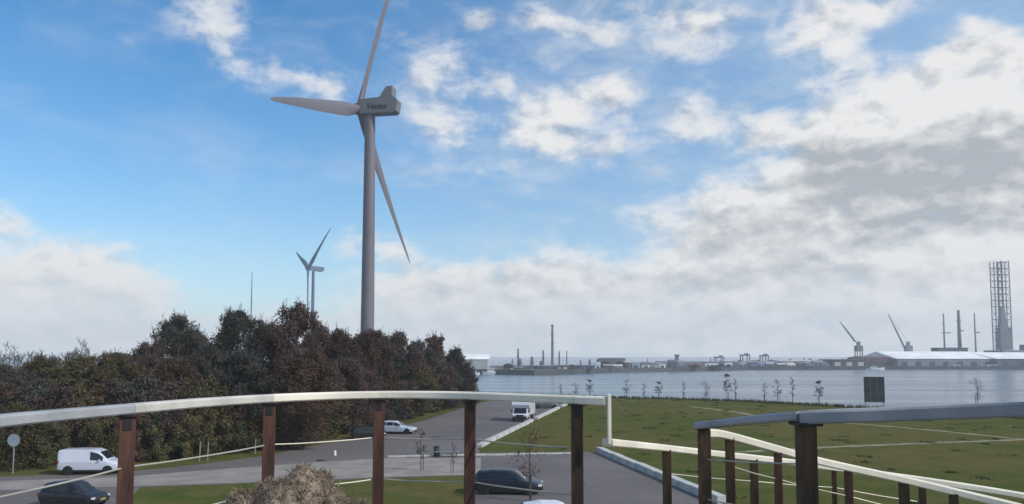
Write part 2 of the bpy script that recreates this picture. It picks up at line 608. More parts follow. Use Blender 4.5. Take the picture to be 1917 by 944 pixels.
G = lambda x, y: tuple(ground(x, y))[:2]
road_pts = [(-70, 30), (-70, 51), G(0, 893), G(230, 884), G(380, 869), G(500, 853), G(620, 828), G(720, 806), G(800, 786), G(860, 766), G(900, 754), G(960, 744), G(1020, 741),
            G(1075, 752), G(1010, 783), G(893, 839), G(900, 848), G(1118, 846), G(1230, 895), G(1345, 946), (19.5, 25), (22, 12), (-70, 12)]
sheet('road', road_pts, .004, ASPHALT)
sheet('pavement', [(-70, 52.5), G(0, 901), G(230, 893), G(420, 878), G(560, 868), G(720, 858), G(900, 857), G(900, 889), G(720, 893), G(420, 905), G(260, 910), G(0, 918), (-70, 46)], .008, PAVE)
sheet('lawn', [G(262, 912), G(420, 907), G(720, 895), G(872, 890), G(878, 944), (-3, 30), (-17, 30)], .012, GRASS)
def trail(px, w, seed):
    """ragged trodden path along photo points on the ground"""
    r_ = random.Random(seed)
    c = smooth_path([Vector(G(x, y) + (0,)) for x, y in px], 12)
    lft, rgt = [], []
    for i_, p_ in enumerate(c):
        t_ = (c[min(i_ + 1, len(c) - 1)] - c[max(i_ - 1, 0)]).normalized()
        n_ = Vector((-t_.y, t_.x, 0))
        lft.append(tuple(p_ + n_ * (w / 2 + r_.uniform(-.25, .2)))[:2])
        rgt.append(tuple(p_ - n_ * (w / 2 + r_.uniform(-.25, .2)))[:2])
    return lft + rgt[::-1]


PATHS = [trail([(1290, 761), (1380, 772), (1466, 787.5), (1600, 793.5), (1760, 807), (1917, 823), (2100, 844)], 1.05, 3), trail([(1380, 847), (1540, 838), (1720, 830.5), (1917, 823), (2100, 813)], 1.05, 4)]
sheet('footpath', PATHS[0], .004, PATH)
sheet('footpath', PATHS[1], .008, PATH)


# concrete kerb blocks
def kerb(label, a, b, w, h, n, gap, missing=()):
    t = thing('concrete_kerb', label, 'kerb')
    a, b = Vector(a), Vector(b)
    dv = (b - a) / n
    L = dv.length
    rz = math.atan2(dv.y, dv.x)
    me = None
    rnd = random.Random(n)
    for i in range(n):
        if i in missing:
            continue
        if me is None:
            me = MB().box((0, 0, h / 2), (L - gap, w, h)).mesh('kerb_block', CONCRETE, bevel=.03)
        o = link('kerb_block', me, t)
        p = a + dv * (i + .5)
        o.location = (p.x + rnd.uniform(-.03, .03), p.y + rnd.uniform(-.03, .03), rnd.uniform(-.03, .02))
        o.rotation_euler = (0, 0, rz + rnd.uniform(-.012, .012))


kerb('line of pale concrete blocks beside the road where the white truck stands', G(896, 838), G(1068, 754), .55, .34, 22, .12, (9, 17))
kerb('line of concrete blocks edging the asphalt yard below the ramp', G(1122, 847), G(1352, 944), .6, .48, 12, .05)
kerb('low concrete edging along the far side of the pale pavement', G(725, 856.5), G(1090, 849.5), .3, .14, 10, .03)

# ------------------------------------------------------------------ lookout platform and ramp
def sweep(pts, w, h, n_up=None):
    """a board of width w and thickness h swept along pts (pts = middle of its top)"""
    pts = [Vector(p) for p in pts]
    prof = [(-w / 2, -h + .012), (-w / 2 + .012, -h), (w / 2 - .012, -h), (w / 2, -h + .012), (w / 2, -.014), (w / 2 - .014, 0), (-w / 2 + .014, 0), (-w / 2, -.014)]
    vs_, fs = [], []
    k = len(prof)
    for i, p in enumerate(pts):
        t = (pts[min(i + 1, len(pts) - 1)] - pts[max(i - 1, 0)])
        t.z = 0
        t.normalize()
        s = Vector((t.y, -t.x, 0))
        for a, b in prof:
            vs_.append(p + s * a + Vector((0, 0, b)))
    for i in range(len(pts) - 1):
        for j in range(k):
            fs.append((i * k + j, i * k + (j + 1) % k, (i + 1) * k + (j + 1) % k, (i + 1) * k + j))
    fs.append(tuple(range(k)))
    fs.append(tuple((len(pts) - 1) * k + j for j in range(k - 1, -1, -1)))
    return MB().add(vs_, fs)


RAIL_Z = EYE - .37
DECK_Z = EYE - 1.58
platform = thing('lookout_platform', 'timber lookout platform with curved cream handrail on red brown posts', 'platform', (0, 0, 0))
arc_px = [(-420, 842), (-260, 812), (-130, 792), (0, 776.5), (120, 766), (240, 756.5), (375, 746), (505, 738.5), (610, 734.5), (710, 732.5), (800, 732.5), (880, 734), (980, 737.5), (1080, 741), (1137, 743)]
arc = [ground(x, y, RAIL_Z) for x, y in arc_px]
post_ix = [0, 2, 5, 7, 9, 11, 13]
segs = [(0, 2), (2, 5), (5, 7), (7, 9), (9, 11), (11, 13), (13, 14)]
full = smooth_path(arc, 5)
for a, b in segs:
    piece = full[a * 5:b * 5 + 1]
    if a > 0:
        d0 = (piece[1] - piece[0]).normalized()
        piece[0] = piece[0] + d0 * .004
    sweep(piece, .13, .078).build('handrail', RAILSHADE if a < 5 else RAILHALFSHADE if a == 5 else RAILCREAM, platform, smooth=30)  # left stretches get the painted shade tones, the rest plain cream
pm = MB().box((0, 0, -.75), (.118, .118, 1.5)).mesh('post', POSTWOOD, bevel=.008)
pm2 = MB().box((0, 0, -.75), (.115, .115, 1.5)).mesh('post', POSTDARK, bevel=.008)
bracket_me = MB().box((0, 0, -.008), (.17, .17, .012)).box((0, -.063, -.06), (.06, .006, .12)).mesh('bracket', TRIM)
cable_pts = []
for i in post_ix:
    p = arc[i].copy()
    t = arc[min(i + 1, 14)] - arc[max(i - 1, 0)]
    rz = math.atan2(t.y, t.x)
    o = link('post', pm2 if i >= 13 else pm, platform)
    o.location = (p.x, p.y, RAIL_Z - .076)
    o.rotation_euler = (0, 0, -math.atan2(p.x, p.y))
    cable_pts.append((p, rz))
    br = link('bracket', bracket_me, platform)
    br.location = (p.x, p.y, RAIL_Z - .079)
    br.rotation_euler = (0, 0, -math.atan2(p.x, p.y))
for drop in (.49, .93):
    for (p, _), (q, _) in zip(cable_pts[:-1], cable_pts[1:]):
        a = p + Vector((0, 0, -drop))
        b = q + Vector((0, 0, -drop))
        mid = (a + b) / 2 + Vector((0, 0, -.012))
        MB().tube([a, (a + mid) / 2 + Vector((0, 0, -.004)), mid, (b + mid) / 2 + Vector((0, 0, -.004)), b], .0075, 6).build('cable', STEEL, platform, smooth=40)
# end board stepping down to the ramp
e0 = arc[14]
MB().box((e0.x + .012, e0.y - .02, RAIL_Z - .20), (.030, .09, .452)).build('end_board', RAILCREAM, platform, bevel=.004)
deck_outline = [(p.x, p.y) for p in full[10:]] + [(1.6, 6.3), (1.75, 5.4), (3.1, 4.3), (5.0, 2.4), (5.6, -1.0), (3.6, -4.6), (-1.0, -5.8), (-5.2, -3.6), (-6.2, .6)]
mb = MB()
n = len(deck_outline)
mb.add([(x, y, DECK_Z) for x, y in deck_outline] + [(x, y, DECK_Z - .22) for x, y in deck_outline],
       [tuple(range(n)), tuple(range(2 * n - 1, n - 1, -1))] + [((i + 1) % n, i, n + i, n + (i + 1) % n) for i in range(n)])
mb.build('deck', DECK, platform)
for (x, y) in ((-4.2, 3.6), (-2.2, 6.2), (.2, 7.0), (3.6, 2.4), (3.4, -3.2), (-3.6, -3.0)):
    MB().box((x, y, (DECK_Z - .22) / 2), (.3, .3, DECK_Z - .22)).build('support_post', POSTDARK, platform, bevel=.01)

ramp = thing('access_ramp', 'timber ramp with cream handrails descending to the right below the platform', 'ramp', (0, 0, 0))
near = [at(2120, 741, 3.9), at(1917, 752, 4.5), at(1700, 761.5, 4.95), at(1505, 769.5, 5.25), at(1400, 780, 6.0), at(1312, 790.5, 7.0)]
nf = smooth_path(near, 5)
z_ = near[0].z
back_run = smooth_path([Vector((2.2, -4.9, z_ + .04)), Vector((4.9, -2.6, z_ + .03)), Vector((5.4, .2, z_ + .02)), Vector((4.5, 2.5, z_ + .01)), near[0] + (near[0] - near[1]).normalized() * .004], 5)
sweep(back_run, .14, .088).build('handrail', RAILSHADE, ramp, smooth=30)
for q_ in (back_run[0], back_run[5], back_run[10], back_run[15]):
    MB().box((q_.x, q_.y, (q_.z - .09) / 2), (.138, .138, q_.z - .09)).build('post', POSTDARK, ramp, bevel=.008)
sweep(nf[:16], .14, .088).build('handrail', RAILSHADE, ramp, smooth=30)
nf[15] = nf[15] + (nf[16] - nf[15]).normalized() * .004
sweep(nf[15:], .14, .062).build('handrail', RAILSHADE, ramp, smooth=30)
front = [at(1318, 803, 7.12), at(1352, 806, 7.3), at(1440, 830, 7.6), at(1532, 856, 7.9), at(1687, 890, 8.1), at(1800, 917, 8.05), at(1917, 945, 7.9), at(2100, 992, 7.7)]
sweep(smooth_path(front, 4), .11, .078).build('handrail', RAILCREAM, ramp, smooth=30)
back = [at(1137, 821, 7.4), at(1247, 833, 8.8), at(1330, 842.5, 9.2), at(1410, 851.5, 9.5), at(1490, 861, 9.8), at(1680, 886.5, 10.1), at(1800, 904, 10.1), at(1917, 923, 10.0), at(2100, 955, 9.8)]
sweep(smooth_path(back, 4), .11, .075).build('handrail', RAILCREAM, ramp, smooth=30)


def ramp_post(x, y, d, w, m):
    p = at(x, y, d)
    o = MB().box((0, 0, -p.z / 2), (w, w, p.z)).build('post', m, ramp, bevel=.008)
    o.location = p
    o.rotation_euler = (0, 0, -math.atan2(p.x, p.y))
    return p


P_near = [ramp_post(1508, 793, 5.25, .138, POSTDARK), ramp_post(1318, 803, 7.0, .115, POSTDARK)]
MB().box((0, 0, 0), (.17, .17, .02)).build('post_cap', TRIM, ramp).location = at(1508, 793.5, 5.25)
P_front = [ramp_post(x, y, d, w, m) for x, y, d, w, m in ((1366, 818, 7.35, .088, POSTDARK), (1456, 845, 7.65, .078, POSTWOOD), (1588, 879, 8.0, .085, POSTWOOD), (1692, 904, 8.1, .105, POSTDARK), (1785, 924, 8.05, .09, POSTDARK))]
P_back = [ramp_post(x, y, d, w, m) for x, y, d, w, m in ((1248, 841, 8.8, .10, POSTDARK), (1411, 859, 9.5, .10, POSTDARK), (1561, 872.5, 9.95, .062, POSTDARK), (1726, 901, 10.1, .09, POSTDARK))]
for chain in (P_near, P_front, P_back):
    for drop in (.27, .62):
        for p, q in zip(chain[:-1], chain[1:]):
            a, b = p + Vector((0, 0, -drop)), q + Vector((0, 0, -drop))
            MB().tube([a, (a + b) / 2 + Vector((0, 0, -.008)), b], .006, 6).build('cable', STEEL, ramp)
for quad in ([near[5], near[3], back[0] + Vector((.1, -1.2, .2)), back[0]], [front[1], back[2], back[7], front[6]]):
    mb = MB()
    top = [Vector((p.x, p.y, p.z - 1.15)) for p in quad]
    mb.add(top + [p + Vector((0, 0, -.15)) for p in top], [(0, 1, 2, 3), (7, 6, 5, 4), (0, 4, 5, 1), (1, 5, 6, 2), (2, 6, 7, 3), (3, 7, 4, 0)])
    mb.build('ramp_deck', DECK, ramp)

# heap of dry brush on the deck
rng = np.random.default_rng(5)
hc = at(548, 900, 6.75)
heap = thing('brush_heap', 'heap of dry brown brushwood and grass against the railing post', 'brush heap', (hc.x, hc.y, DECK_Z))
HR, HH = .80, .52


def heap_h(x, y):
    r = np.sqrt((x / HR / 1.08) ** 2 + (y / (HR * .8)) ** 2)
    return HH * np.clip(1 - r ** 2.6, 0, 1) * (1 + .13 * np.sin(7 * x + 1) + .10 * np.sin(13 * x - 5 * y) + .06 * np.sin(23 * x + 9 * y))


gx = np.linspace(-HR, HR, 41)
X, Y = np.meshgrid(gx * 1.2, gx * .8)
Z = heap_h(X, Y) + rng.normal(0, .012, X.shape) - .02
vv = np.stack([X.ravel(), Y.ravel(), Z.ravel()], 1)
ff = [(j * 41 + i, j * 41 + i + 1, (j + 1) * 41 + i + 1, (j + 1) * 41 + i) for j in range(40) for i in range(40)]
BRUSH = mat('dry_brush', (.215, .160, .115), .95, .3, 9.0, 6, bump=.8, bscale=40, col2=(.29, .23, .17))
link('brush_core', fast_mesh('brush_core', vv, ff, BRUSH), heap)
N = 14000
px_ = rng.uniform(-HR * 1.2, HR * 1.2, N)
py_ = rng.uniform(-HR * .8, HR * .8, N)
pz_ = heap_h(px_, py_)
keep = pz_ > .03
px_, py_, pz_ = px_[keep], py_[keep], pz_[keep]
N = len(px_)
dirs = rng.normal(0, 1, (N, 3))
dirs[:, 2] = np.abs(dirs[:, 2]) * .9 + .3
dirs[:, 0] += px_ * 1.2
dirs /= np.linalg.norm(dirs, axis=1)[:, None]
ln = rng.uniform(.025, .075, N) * np.where(rng.random(N) < .03, 1.8, 1)
side = np.cross(dirs, rng.normal(0, 1, (N, 3)))
side /= np.linalg.norm(side, axis=1)[:, None]
base = np.stack([px_, py_, pz_ - .02], 1)
a = base - side * .003
b = base + side * .003
c = base + dirs * ln[:, None] + side * .002
dd = base + dirs * ln[:, None] - side * .002
vv = np.stack([a, b, c, dd], 1).reshape(-1, 3)
o = link('twigs', fast_mesh('twigs', vv, np.arange(4 * N).reshape(-1, 4), BRUSH), heap)
o['kind'] = 'stuff'


# ------------------------------------------------------------------ wind turbines
def blade_mesh(L, root_r, chord):
    """blade along +z, chord along x, thickness along y"""
    st = [(0, root_r * 2, root_r * 2, 0), (.03, root_r * 2, root_r * 2, 0), (.08, chord * .78, root_r * 1.7, .22), (.16, chord * .97, root_r * 1.15, .22), (.21, chord, root_r * .95, .20),
          (.32, chord * .94, root_r * .72, .14), (.45, chord * .82, root_r * .52, .09), (.6, chord * .68, root_r * .36, .05), (.75, chord * .53, root_r * .24, .02), (.88, chord * .38, root_r * .15, 0), (.96, chord * .26, root_r * .09, -.01), (1.0, chord * .08, root_r * .03, -.01)]
    n = 16
    vs_, fs = [], []
    for (z, c, t, tw) in st:
        for k in range(n):
            a = 2 * math.pi * k / n
            x = math.cos(a) * c / 2
            y = math.sin(a) * t / 2
            if z > .05:
                y *= (1 - .55 * max(0, -math.cos(a)))
            x -= max(0, c - root_r * 2) * .18
            xr = x * math.cos(tw) - y * math.sin(tw)
            yr = x * math.sin(tw) + y * math.cos(tw)
            vs_.append((xr, yr - 1.2 * z * z, z * L))
    for i in range(len(st) - 1):
        for k in range(n):
            fs.append((i * n + k, i * n + (k + 1) % n, (i + 1) * n + (k + 1) % n, (i + 1) * n + k))
    fs.append(tuple(range(n - 1, -1, -1)))
    fs.append(tuple((len(st) - 1) * n + k for k in range(n)))
    return MB().add(vs_, fs)


def turbine(label, hub, yaw, tilt, phase, L, cone, r0, r1, over, mats, sc=1.0, text=None, nac=None, lean=0.0):
    tm, nm = mats
    axis = Vector((-math.cos(yaw) * math.cos(tilt), math.sin(yaw) * math.cos(tilt), math.sin(tilt)))
    flat = Vector((axis.x, axis.y, 0)).normalized()
    tx, ty = hub.x - flat.x * over, hub.y - flat.y * over
    t = thing('wind_turbine', label, 'wind turbine', (tx, ty, 0))
    top = hub.z - 2.1 * sc
    prof = [(r0 + (r1 - r0) * k / 8, top * k / 8) for k in range(9)]
    MB().lathe(prof, 40).build('tower', tm, t, smooth=35)
    MB().lathe([(r0 * 1.5, 0), (r0 * 1.5, .4), (r0 * 1.35, .5)], 32).build('foundation', CONCRETE, t)
    MB().box((r0 * .2, -r0 * .98, 1.9), (1.0, .12, 2.2)).build('door', mat('turbine_door', (.2, .22, .25), .6), t, bevel=.02)
    # nacelle: local x to the rear, y across, z up
    R = Matrix((( -flat.x, flat.y, 0), (-flat.y, -flat.x, 0), (0, 0, 1))).to_4x4()
    R = Matrix.Translation((0, 0, hub.z)) @ R @ Matrix.Rotation(tilt, 4, 'Y')
    w = 1.75 * sc
    nm_ = MB()
    if nac:
        nm_.prism(nac, -w, w)
    o = nm_.build('nacelle', nm, t, bevel=.16 * sc)
    o.matrix_local = R
    if text:
        cu = bpy.data.curves.new('lettering', 'FONT')
        cu.body = text
        cu.size = 2.35
        cu.shear = .25
        cu.extrude = .02
        cu.offset = .05
        cu.resolution_u = 2
        tmp = bpy.data.objects.new('lettering_curve', cu)
        COL.objects.link(tmp)
        dg = bpy.context.evaluated_depsgraph_get()
        me = bpy.data.meshes.new_from_object(tmp.evaluated_get(dg))
        bpy.data.objects.remove(tmp)
        me.materials.clear()
        me.materials.append(LETTER)
        lo = link('lettering', me, o)
        # the side of the nacelle seen from the lookout
        sidey = -w
        lo.matrix_local = Matrix.Translation((-.6 * sc, sidey - .03, -.7 * sc)) @ Matrix.Rotation(math.radians(90), 4, 'X')
    # hub
    hubm = MB().lathe([(.9 * sc, 1.9 * sc), (1.55 * sc, 1.5 * sc), (1.75 * sc, .6 * sc), (1.75 * sc, -1.0 * sc), (1.5 * sc, -1.5 * sc)][::-1], 28)
    ho = hubm.build('hub', nm, t, smooth=40)
    q = axis.to_track_quat('Z', 'Y').to_matrix().to_4x4()
    ho.matrix_local = Matrix.Translation((hub.x - tx, hub.y - ty, hub.z)) @ q
    up = Vector((0, 0, 1))
    a_ = up.cross(axis).normalized()
    b_ = axis.cross(a_)
    bm_ = blade_mesh(L, 1.0 * sc, 4.0 * sc)
    me = bm_.mesh('blade', tm, smooth=60)
    for k in range(3):
        an = phase + k * 2 * math.pi / 3
        rad = (a_ * math.cos(an) + b_ * math.sin(an))
        z = (rad * math.cos(cone) + axis * math.sin(cone)).normalized()
        x = axis.cross(z).normalized()
        y = z.cross(x)
        bo = link('blade', me, t)
        bo.matrix_local = Matrix.Translation((hub.x - tx, hub.y - ty, hub.z)) @ Matrix((x, y, z)).transposed().to_4x4()
    return t


nac_main = [(-2.7, 2.2), (3.2, 2.75), (5.1, 5.9), (6.9, 6.1), (7.1, 3.35), (8.9, 1.9), (8.6, -1.2), (7.8, -1.75), (-2.5, -2.25)]
turbine('tall grey wind turbine with a lettered nacelle rising behind the trees', Vector((-44.75, 222, 80.9)), .208, .06, 1.8237, 58, -.05, 2.05, 1.48, 3.5, (TURBINE, TURBINEDK), text='Vestas', nac=nac_main)
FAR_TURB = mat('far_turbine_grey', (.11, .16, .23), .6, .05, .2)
nac_small = [(-3.0, 1.5), (6.5, 1.8), (7.6, 1.2), (7.6, -.8), (6.4, -1.6), (-3.0, -1.6)]
turbine('small distant wind turbine standing behind the tallest treetop', Vector((-148.16, 560, 72.9)), -.585, .0783, .6469, 42.4, -.025, 1.5, 1.0, 3.9, (FAR_TURB, FAR_TURB), nac=nac_small)

# thin mast left of it
pm_ = at(472, 510, 520)
mast = thing('radio_mast', 'thin pale mast beyond the trees left of the distant turbine', 'mast', (pm_.x, pm_.y, 0))
MB().tube([(0, 0, 0), (0, 0, pm_.z * .7), (0, 0, pm_.z)], [.5, .4, .2], 8).build('pole', FAR_TURB, mast)
for z in (.45, .7, .9):
    MB().box((0, 0, pm_.z * z), (1.6, .15, .15)).build('crossbar', FAR_TURB, mast)


# ------------------------------------------------------------------ vehicles
def interp(tab, x):
    for (x0, *a), (x1, *b) in zip(tab[:-1], tab[1:]):
        if x <= x1:
            t = 0 if x1 == x0 else (x - x0) / (x1 - x0)
            t = max(0, min(1, t))
            return [p + (q - p) * t for p, q in zip(a, b)]
    return list(tab[-1][1:])


CAR_TYPES = {
    # stations: x/L (0 rear .. 1 front), lower edge, belt height, top height, half width at belt, half width at top   (heights / H, widths / (W/2))
    'hatch': ([(0, .34, .52, .53, .80, .70), (.015, .22, .60, .62, .90, .74), (.05, .16, .63, .84, .96, .68), (.10, .15, .63, .93, .99, .70), (.30, .14, .62, 1.0, 1, .72), (.52, .14, .60, .985, 1, .70), (.62, .14, .59, .90, 1, .70), (.74, .14, .57, .60, 1, .74), (.88, .15, .50, .53, .96, .74), (.97, .18, .42, .44, .86, .66), (1, .26, .34, .35, .74, .60)],
              [(.09, .31), (.325, .50), (.51, .69)], (.60, .755), (.012, .10), (.17, .815)),
    'mpv': ([(0, .30, .50, .51, .82, .72), (.012, .2, .58, .62, .92, .76), (.04, .15, .60, .88, .97, .72), (.09, .14, .60, .96, 1, .74), (.30, .13, .59, 1.0, 1, .76), (.55, .13, .57, .98, 1, .74), (.68, .13, .56, .83, 1, .72), (.82, .13, .54, .575, 1, .76), (.92, .15, .47, .50, .95, .74), (.985, .18, .38, .40, .84, .66), (1, .26, .33, .34, .74, .60)],
            [(.07, .28), (.295, .50), (.515, .76)], (.66, .83), (.012, .09), (.18, .80)),
    'estate': ([(0, .34, .55, .56, .82, .72), (.012, .22, .62, .64, .92, .74), (.05, .15, .64, .82, .97, .68), (.10, .14, .64, .94, 1, .70), (.28, .13, .63, 1.0, 1, .72), (.50, .13, .61, .985, 1, .70), (.58, .13, .60, .90, 1, .70), (.71, .13, .58, .61, 1, .74), (.86, .15, .52, .55, .96, .76), (.97, .18, .44, .46, .86, .70), (1, .28, .36, .37, .74, .60)],
               [(.08, .27), (.285, .46), (.475, .655)], (.56, .715), (.012, .09), (.17, .82)),
    'van': ([(0, .20, .50, .93, .94, .86), (.012, .16, .52, .97, .98, .88), (.06, .15, .53, .99, 1, .88), (.30, .14, .54, 1.0, 1, .88), (.55, .14, .54, .99, 1, .86), (.66, .14, .53, .90, 1, .84), (.80, .14, .52, .58, 1, .82), (.90, .15, .48, .53, .97, .80), (.985, .17, .40, .43, .88, .74), (1, .25, .34, .36, .80, .68)],
            [(.53, .735)], (.655, .80), (.0, .0), (.18, .82)),
}


def make_car(name, label, cat, kind, paint, loc, rz, L, W, H, wr=.31, rim=True, group=None):
    st, wins, shield, rear, axles = CAR_TYPES[kind]
    t = thing(name, label, cat, loc, rz, group)
    tab = [(s[0], s[1] * H, s[2] * H, s[3] * H, s[4] * W / 2, s[5] * W / 2) for s in st]
    xs = sorted(set([s[0] for s in st] + [i / 24 for i in range(1, 24)]))

    def ring(xf):
        zl, zb, zt, wb, wt = interp(tab, xf)
        zt = max(zt, zb + .02)
        zm = zl + (zb - zl) * .55
        half = [(wb * .80, zl), (wb * .97, zl + (zb - zl) * .16), (wb, zm), (wb * .985, zb - .03), (wb * .955, zb), (wt + (wb * .955 - wt) * .12, zb + (zt - zb) * .86), (wt * .93, zt - .012), (wt * .55, zt + .012), (0, zt + .02)]
        return half
    vs_, fs = [], []
    rows = []
    for xf in xs:
        h = ring(xf)
        x = (xf - .5) * L
        row = [(x, -y, z) for y, z in h] + [(x, y, z) for y, z in h[-2::-1]]
        rows.append(len(vs_))
        vs_ += row
    m = len(row)
    for i in range(len(xs) - 1):
        for k in range(m - 1):
            fs.append((rows[i] + k, rows[i + 1] + k, rows[i + 1] + k + 1, rows[i] + k + 1))
        fs.append((rows[i] + m - 1, rows[i + 1] + m - 1, rows[i + 1], rows[i]))
    fs.append(tuple(range(rows[0], rows[0] + m)))
    fs.append(tuple(range(rows[-1] + m - 1, rows[-1] - 1, -1)))
    body = MB().add(vs_, fs).build('body', paint, t, smooth=38)

    def sidept(xf, u, s):                       # u: 0 at the belt, 1 under the roof edge
        zl, zb, zt, wb, wt = interp(tab, xf)
        zt = max(zt, zb + .02)
        y0, z0 = wb * .955, zb
        y1, z1 = wt + (wb * .955 - wt) * .12, zb + (zt - zb) * .86
        return Vector(((xf - .5) * L, s * (y0 + (y1 - y0) * u + .012), z0 + (z1 - z0) * u + .004))
    for s in (-1, 1):
        for a, b in wins:
            vs2, fs2 = [], []
            k = 6
            for i in range(k + 1):
                xf = a + (b - a) * i / k
                vs2 += [sidept(xf, .10, s), sidept(xf, .93, s)]
            for i in range(k):
                fs2.append((2 * i, 2 * i + 2, 2 * i + 3, 2 * i + 1))
            MB().add(vs2, fs2).build('side_window', GLASS, t)

    def slab(a, b, nm):                         # windscreen and rear window
        vs2, fs2 = [], []
        k = 5
        for i in range(k + 1):
            xf = a + (b - a) * i / k
            zl, zb, zt, wb, wt = interp(tab, xf)
            sg = 1 if a > .4 else -1
            for q in (-.80, -.4, 0, .4, .80):
                vs2.append(((xf - .5) * L + sg * .012, q * wt, max(zt, zb + .02) + .014 + .012 * (1 - abs(q))))
        for i in range(k):
            for j in range(4):
                fs2.append((i * 5 + j, (i + 1) * 5 + j, (i + 1) * 5 + j + 1, i * 5 + j + 1))
        MB().add(vs2, fs2).build(nm, GLASS, t)
    slab(shield[0] + .012, shield[1] - .014, 'windscreen')
    if rear[1] > 0:
        slab(rear[0] + .006, rear[1] - .008, 'rear_window')
    else:
        for s in (-1, 1):
            MB().box((-L / 2 - .004, s * W * .2, H * .72), (.014, W * .30, H * .26)).build('rear_window', GLASS, t)
    # wheels
    tyre = MB().lathe([(wr * .62, -.095), (wr * .93, -.10), (wr, -.07), (wr, .07), (wr * .93, .10), (wr * .62, .095)], 24).mesh('tyre', RUBBER, smooth=40)
    rm = MB().lathe([(wr * .63, -.055), (wr * .60, -.075), (wr * .20, -.060), (wr * .16, -.085), (.01, -.085)][::-1], 20).mesh('rim', ALLOY if rim else TRIM, smooth=30)
    arch = MB().lathe([(wr * 1.16, -.02), (wr * 1.16, .02)], 28).mesh('wheel_arch', TRIM)
    for ax in axles:
        for s in (-1, 1):
            zl, zb, zt, wb, wt = interp(tab, ax)
            ao = link('wheel_arch', arch, t)
            ao.location = ((ax - .5) * L, s * (wb - .014), wr * 1.02)
            ao.rotation_euler = (math.radians(90), 0, 0)
            wo = link('wheel', tyre, t)
            wo.location = ((ax - .5) * L, s * (wb - .072), wr)
            wo.rotation_euler = (math.radians(90) if s < 0 else math.radians(-90), 0, 0)
            ro = link('rim', rm, wo)
            ro.rotation_euler = (math.pi, 0, 0)
    # lamps, bumpers, mirrors, plates
    fz = interp(tab, .965)
    for s in (-1, 1):
        MB().box((L * .452, s * fz[3] * .86, fz[1] - .03 * H), (L * .055, W * .14, H * .085), rz=-s * .35).build('headlight', LAMP, t, bevel=.02)
        rz_ = interp(tab, .02)
        MB().box((-L * .487, s * rz_[3] * .90, H * .50), (L * .03, W * .10, H * .14)).build('tail_light', TAIL, t, bevel=.015)
        xm = wins[-1][1] - .045
        p = sidept(xm, .12, s)
        MB().box((p.x, p.y + s * .09, p.z + .03), (.10, .17, .12)).build('door_mirror', paint, t, bevel=.02)
        zl, zb, zt, wb, wt = interp(tab, .5)
        MB().box((0, s * (wb * .955), zl + .03), ((axles[1] - axles[0]) * L - 2.5 * wr, .05, .09)).build('sill', TRIM, t, bevel=.01)
        for a, b in wins[-2:]:
            p = sidept(a + .03, -.14, s)
            MB().box((p.x, p.y + s * .012, p.z - .02), (.16, .03, .03)).build('door_handle', paint, t)
    MB().box((L * .484, 0, H * .235), (L * .03, W * .60, H * .09)).build('grille', TRIM, t, bevel=.01)
    MB().box((-L * .497, 0, H * .30), (L * .02, W * .70, H * .08)).build('rear_bumper', TRIM, t, bevel=.01)
    for x in (L * .5015, -L * .509):
        MB().box((x, 0, H * .31), (.014, .48, .11)).build('number_plate', PLATE, t)
    return t


def paint(name, c, rough=.32):
    return mat(name, c, rough, .05, .6, coat=.7)


P_WHITE = paint('white_car_paint', (.62, .63, .70))
P_BLACK = mat('black_car_paint', (.010, .010, .012), .42, .05, .6, coat=.25)
P_NAVY = mat('dark_navy_car_paint', (.010, .013, .026), .42, .05, .6, coat=.25)
P_SILVER = paint('silver_blue_car_paint', (.52, .58, .66))
P_GREYBLUE = paint('grey_blue_car_paint', (.09, .10, .13))
P_LIGHT = paint('pale_silver_car_paint', (.66, .68, .71))

v = ground(164, 889)
make_car('panel_van', 'small white panel van on the road beside the left post', 'van', 'van', P_WHITE, (v.x, v.y + .7, .006), math.radians(4), 4.35, 1.75, 1.83)
v = ground(128, 951)
make_car('parked_car', 'black hatchback in the car park at the lower left corner', 'car', 'hatch', P_BLACK, (v.x, v.y + .6, .006), math.radians(-7), 3.55, 1.64, 1.42)
v = ground(741, 812.5)
make_car('parked_car', 'silver blue car parked along the bushes right of a post', 'car', 'estate', P_SILVER, (v.x, v.y + .5, .006), math.radians(-8), 4.35, 1.75, 1.42)
v = ground(680, 821)
make_car('parked_car', 'low black car parked along the bushes left of a post', 'car', 'hatch', P_BLACK, (v.x + .4, v.y + .6, .006), math.radians(14), 3.7, 1.68, 1.22)
v = ground(952, 927)
make_car('parked_car', 'dark navy car in the yard between two railing posts', 'car', 'hatch', P_NAVY, (v.x, v.y + .8, .006), math.radians(-5), 4.4, 1.76, 1.50)
v = ground(1042, 1002)
make_car('parked_car', 'pale silver car at the bottom edge, only its roof in view', 'car', 'hatch', P_LIGHT, (v.x, v.y + .6, .006), math.radians(4), 3.9, 1.7, 1.50)
v = ground(1022, 765)
make_car('parked_car', 'grey blue car far along the road behind the white truck', 'car', 'estate', P_GREYBLUE, (v.x, v.y + 1, .006), math.radians(8), 4.3, 1.75, 1.45)
v = ground(1040, 757)
make_car('parked_car', 'farthest dark car under the handrail near the water', 'car', 'hatch', P_GREYBLUE, (v.x, v.y + 1, .006), math.radians(8), 4.0, 1.7, 1.45)

